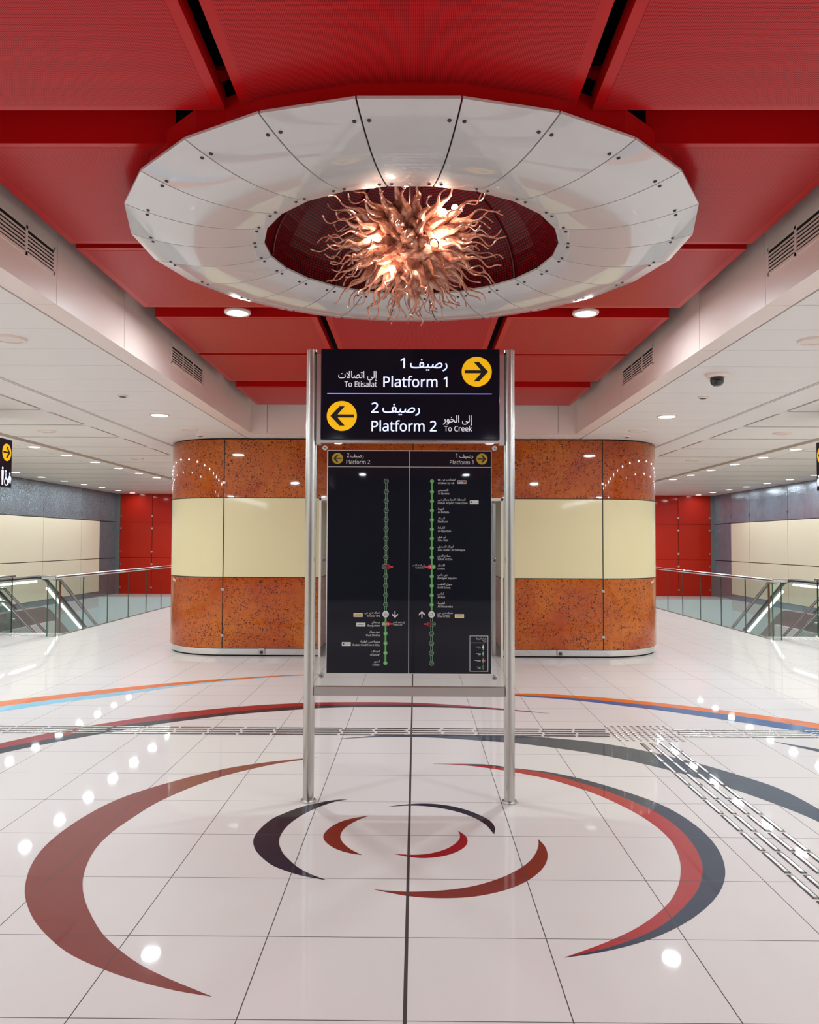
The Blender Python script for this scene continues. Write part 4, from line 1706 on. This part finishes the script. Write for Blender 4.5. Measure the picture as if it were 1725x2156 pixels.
for side in (0, 1):
    cx = 815.2 if side == 0 else 911.4
    line = Mark()
    for n in range(11, 31):
        y = SYP[n]
        done = (n > 25) if side == 0 else (n < 25)
        if n < 30:
            y2 = SYP[n + 1]
            go = (n >= 25) if side == 0 else (n < 25)
            if go:
                rect(line.ink(GREEN), U(cx - 1.8), U(cx + 1.8), V(y2 - 4.0), V(y + 4.0), on_map0)
            else:
                for e in (-2.2, 1.4):
                    rect(line.ink(PALE), U(cx + e), U(cx + e + .8), V(y2 - 4.6), V(y + 4.6), on_map0)
        k = Mark()
        if n == 25:
            disc(k, U(cx), V(y), 6.8 * KX, on_map, 32)
            write(k.ink(BLK), sans('25'), U(cx - 4.2), U(cx + 4.2), V(y + 2.9), 8.2 * KZ, on_map2)
        elif n in (20, 26):
            sg = 1 if side == 0 else -1
            c1, c2 = cx - sg * 3.6, cx + sg * 4.0
            n1, n2 = ('20', '18') if n == 20 else ('26', '19')
            r_ = 4.6 if done else 5.0
            def half(rr, c, sgn, place):
                pts = [(U(cx), V(y + rr)), (U(cx), V(y - rr))] if sgn > 0 else [(U(cx), V(y - rr)), (U(cx), V(y + rr))]
                for m in range(13):
                    an = (PI / 2 - PI * m / 12) if sgn > 0 else (-PI / 2 - PI * m / 12)
                    pts.append((U(c) + rr * KX * math.cos(an), V(y) + rr * KZ * math.sin(an)))
                poly(k, pts, place)
            k.ink(GREEN if done else PALE)
            half(r_, c1, -sg, on_map)
            k.ink(RED)
            half(r_, c2, sg, on_map)
            ta, tb = sorted((c2 + sg * r_, c2 + sg * 11))
            rect(k, U(ta), U(tb), V(y + 1.5), V(y - 1.5), on_map)
            if not done:
                k.ink(BLK)
                half(4.1, c1, -sg, on_map2)
                half(4.1, c2, sg, on_map2)
            write(k.ink(WHITE if done else PALE), sans(n1), U(c1 - 3), U(c1 + 3), V(y + 1.9), 5.2 * KZ, on_map3)
            write(k.ink(WHITE if done else RED), sans(n2), U(c2 - 3), U(c2 + 3), V(y + 1.9), 5.2 * KZ, on_map3)
        elif done:
            disc(k.ink(GREEN), U(cx), V(y), 4.3 * KX, on_map, 24)
            write(k.ink(WHITE), sans(str(n)), U(cx - 2.5), U(cx + 2.5), V(y + 1.8), 5.0 * KZ, on_map2)
        else:
            disc(k.ink(PALE), U(cx), V(y), 5.1 * KX, on_map, 28)
            disc(k.ink(BLK), U(cx), V(y), 4.2 * KX, on_map2, 24)
            write(k.ink(PALE), sans(str(n)), U(cx - 2.5), U(cx + 2.5), V(y + 1.8), 5.0 * KZ, on_map3)
        k.done('station_marker')
        if (n >= 25) if side == 0 else (n <= 25):
            ar, en = NAMES[n]
            k = Mark()
            if side == 1:
                x = 923.8
                if n == 11:
                    write(k, sans('e') + '&', U(x), U(x + 6), V(y - 1.6), TS, on_map)
                    write(k, arabic(ar), U(x + 8), 0, V(y - 1.6), TS * 1.1, on_map, align='l')
                else:
                    write(k, arabic(ar), U(x), 0, V(y - 1.6), TS * 1.1, on_map, align='l')
                write(k, sans(en), U(x), 0, V(y + 5.6), TS, on_map, .004, align='l')
            else:
                write(k, arabic(ar), 0, U(803), V(y - 1.6), TS * 1.1, on_map, align='r')
                write(k, sans(en), 0, U(803), V(y + 5.6), TS, on_map, .004, align='r')
            k.done('station_name')
    line.done('route_line')
for px, rot in ((834.8, -PI / 2), (891, PI / 2)):
    k = Mark()
    arrow(k, U(px), V(1298.6), 9.5 * KX, 1, on_map, rot)
    k.done('direction_arrow')
for x0, x1, x2, x3, y in ((830.6, 855, 830.8, 850, 1316.6), (871, 896, 877, 896, 1196.4)):
    k = Mark()
    write(k, arabic('إلى الخط الأحمر'), U(x0), U(x1), V(y), 4.6 * KZ, on_map)
    write(k, sans('To Red Line'), U(x2), U(x3), V(y + 5), 4.4 * KZ, on_map)
    k.done('interchange_note')
# small shop plates beside some stations
for x0, x1, y0, y1, kind in ((748, 767, 1296, 1304.2, 'g'), (754, 773, 1316.2, 1324.2, 'w'), (724, 742.6, 1357, 1365, 's'),
                             (965, 983.5, 1014.9, 1022.2, 'r'), (991, 1009.3, 1057, 1065, 's'), (960, 979, 1297.2, 1305.2, 'g')):
    k = Mark()
    rect(k, U(x0), U(x1), V(y1), V(y0), on_map)
    if kind == 'g':
        rect(k.ink(GOLD), U(x0 + 2), U(x1 - 2), V(y1 - 1.2), V(y0 + 1.2), on_map2)
        rect(k.ink(BLK), U(x0 + 4), U(x1 - 4), V(y1 - 3.6), V(y0 + 3.9), on_map3)
    elif kind == 'r':
        rect(k.ink(BLK), U(x0 + 1), U(x1 - 1), V(y1 - 1), V(y0 + 1), on_map2)
        rect(k.ink(WHITE), U(x0 + 2), U(x1 - 7), V(y1 - 2.9), V(y0 + 2.9), on_map3)
        rect(k.ink(RED), U(x1 - 6.5), U(x1 - 2), V(y1 - 2), V(y0 + 2), on_map3)
    elif kind == 'w':
        rect(k.ink(BLK), U(x0 + 2), U(x1 - 3), V(y1 - 3.2), V(y0 + 3.9), on_map2)
    else:
        rect(k.ink(BLK), U(x0 + 2), U(x0 + 5), V(y1 - 2.6), V(y0 + 2.0), on_map2)
        rect(k.ink(PALE), U(x0 + 6.5), U(x1 - 2), V(y1 - 3.4), V(y0 + 3.4), on_map2)
    k.done('shop_plate')
# the key
k = Mark()
frame(k, U(991), U(1029.7), V(1417), V(1342.4), .9 * KX, on_map)
write(k, arabic('مفتاح الخريطة'), U(1003.8), U(1026), V(1350), 5.2 * KZ, on_map)
write(k, sans('Key'), U(1019.6), U(1026), V(1355), 5.2 * KZ, on_map)
rect(k, U(994), U(1026), V(1357.4), V(1356.8), on_map)
for y, ci in ((1366, WHITE), (1380, PALE), (1394, PALE), (1408, GREEN)):
    rect(k.ink(ci), U(1018.4), U(1019.6), V(y + 5.5), V(y - 5.5), on_map)
    disc(k, U(1019), V(y), 2.3 * KX, on_map2, 16)
    for n, w_ in enumerate((6, 10)):
        rect(k.ink(WHITE), U(1014 - w_ * (1.3 if y == 1394 else 1)), U(1014), V(y + 2.6 - n * 2.4), V(y + 1.8 - n * 2.4), on_map)
disc(k.ink(RED), U(1022), V(1394), 2.0 * KX, on_map2, 16)
disc(k.ink(BLK), U(1019), V(1408), 1.6 * KX, on_map3, 16)
k.done('map_key')

# ------------------------------------------------------------------ hanging signs at both sides
for s in (-1, 1):
    xf = s * 5.05
    ya, yb = 8.75, 9.995
    t = thing('hanging_sign', 'dark hanging direction sign with yellow arrow and toilet symbols under the %s ceiling' % SIDE[s], 'sign', (xf + s * .07, 9.4, 2.36), 'hanging signs')
    q = MB()
    q.box(xf, xf + s * .14, ya, yb, 2.365, 2.965)
    bx2 = obj('sign_box', q, M['sign_navy'], t, bevel=.003)
    q = MB()
    for yy in (9.0, 9.75):
        q.tube([(xf + s * .07, yy, 2.965), (xf + s * .07, yy, S)], .012, 8)
    obj('hanger', q, M['steel'], t, smooth=True)
    e = -s * .0015
    pl = lambda u, v: (xf + e, u, v)
    pl2 = lambda u, v: (xf + e * 1.7, u, v)
    q = MB()
    disc(q, 9.865, 2.80, .108, pl, 40)
    dd = obj('arrow_disc', q, M['yellow'], bx2)
    q = MB()
    arrow(q, 9.865, 2.80, .108, 1, pl2)
    obj('arrow', q, M['arrow_black'], bx2)
    # toilet, wheelchair and baby symbols
    q = MB()
    u0 = 9.775
    disc(q, u0, 2.597, .018, pl, 16)
    poly(q, [(u0 - .028, 2.57), (u0 + .028, 2.57), (u0 + .022, 2.45), (u0 - .022, 2.45)], pl)
    rect(q, u0 - .018, u0 - .002, 2.39, 2.45, pl)
    rect(q, u0 + .002, u0 + .018, 2.39, 2.45, pl)
    u0 = 9.865
    disc(q, u0 - .012, 2.565, .014, pl, 16)
    disc(q, u0, 2.435, .05, pl, 28, .036)
    poly(q, [(u0 - .02, 2.55), (u0 - .004, 2.55), (u0, 2.47), (u0 - .018, 2.46)], pl)
    poly(q, [(u0 - .018, 2.475), (u0 + .03, 2.475), (u0 + .03, 2.458), (u0 - .018, 2.458)], pl)
    poly(q, [(u0 + .03, 2.475), (u0 + .056, 2.40), (u0 + .044, 2.395), (u0 + .018, 2.465)], pl)
    u0 = 9.95
    disc(q, u0, 2.54, .016, pl, 16)
    disc(q, u0, 2.475, .036, pl, 20, .022)
    rect(q, u0 - .02, u0 + .02, 2.46, 2.515, pl)
    rect(q, u0 - .026, u0 - .008, 2.42, 2.445, pl)
    rect(q, u0 + .008, u0 + .026, 2.42, 2.445, pl)
    obj('toilet_symbols', q, M['sign_letter'], bx2)
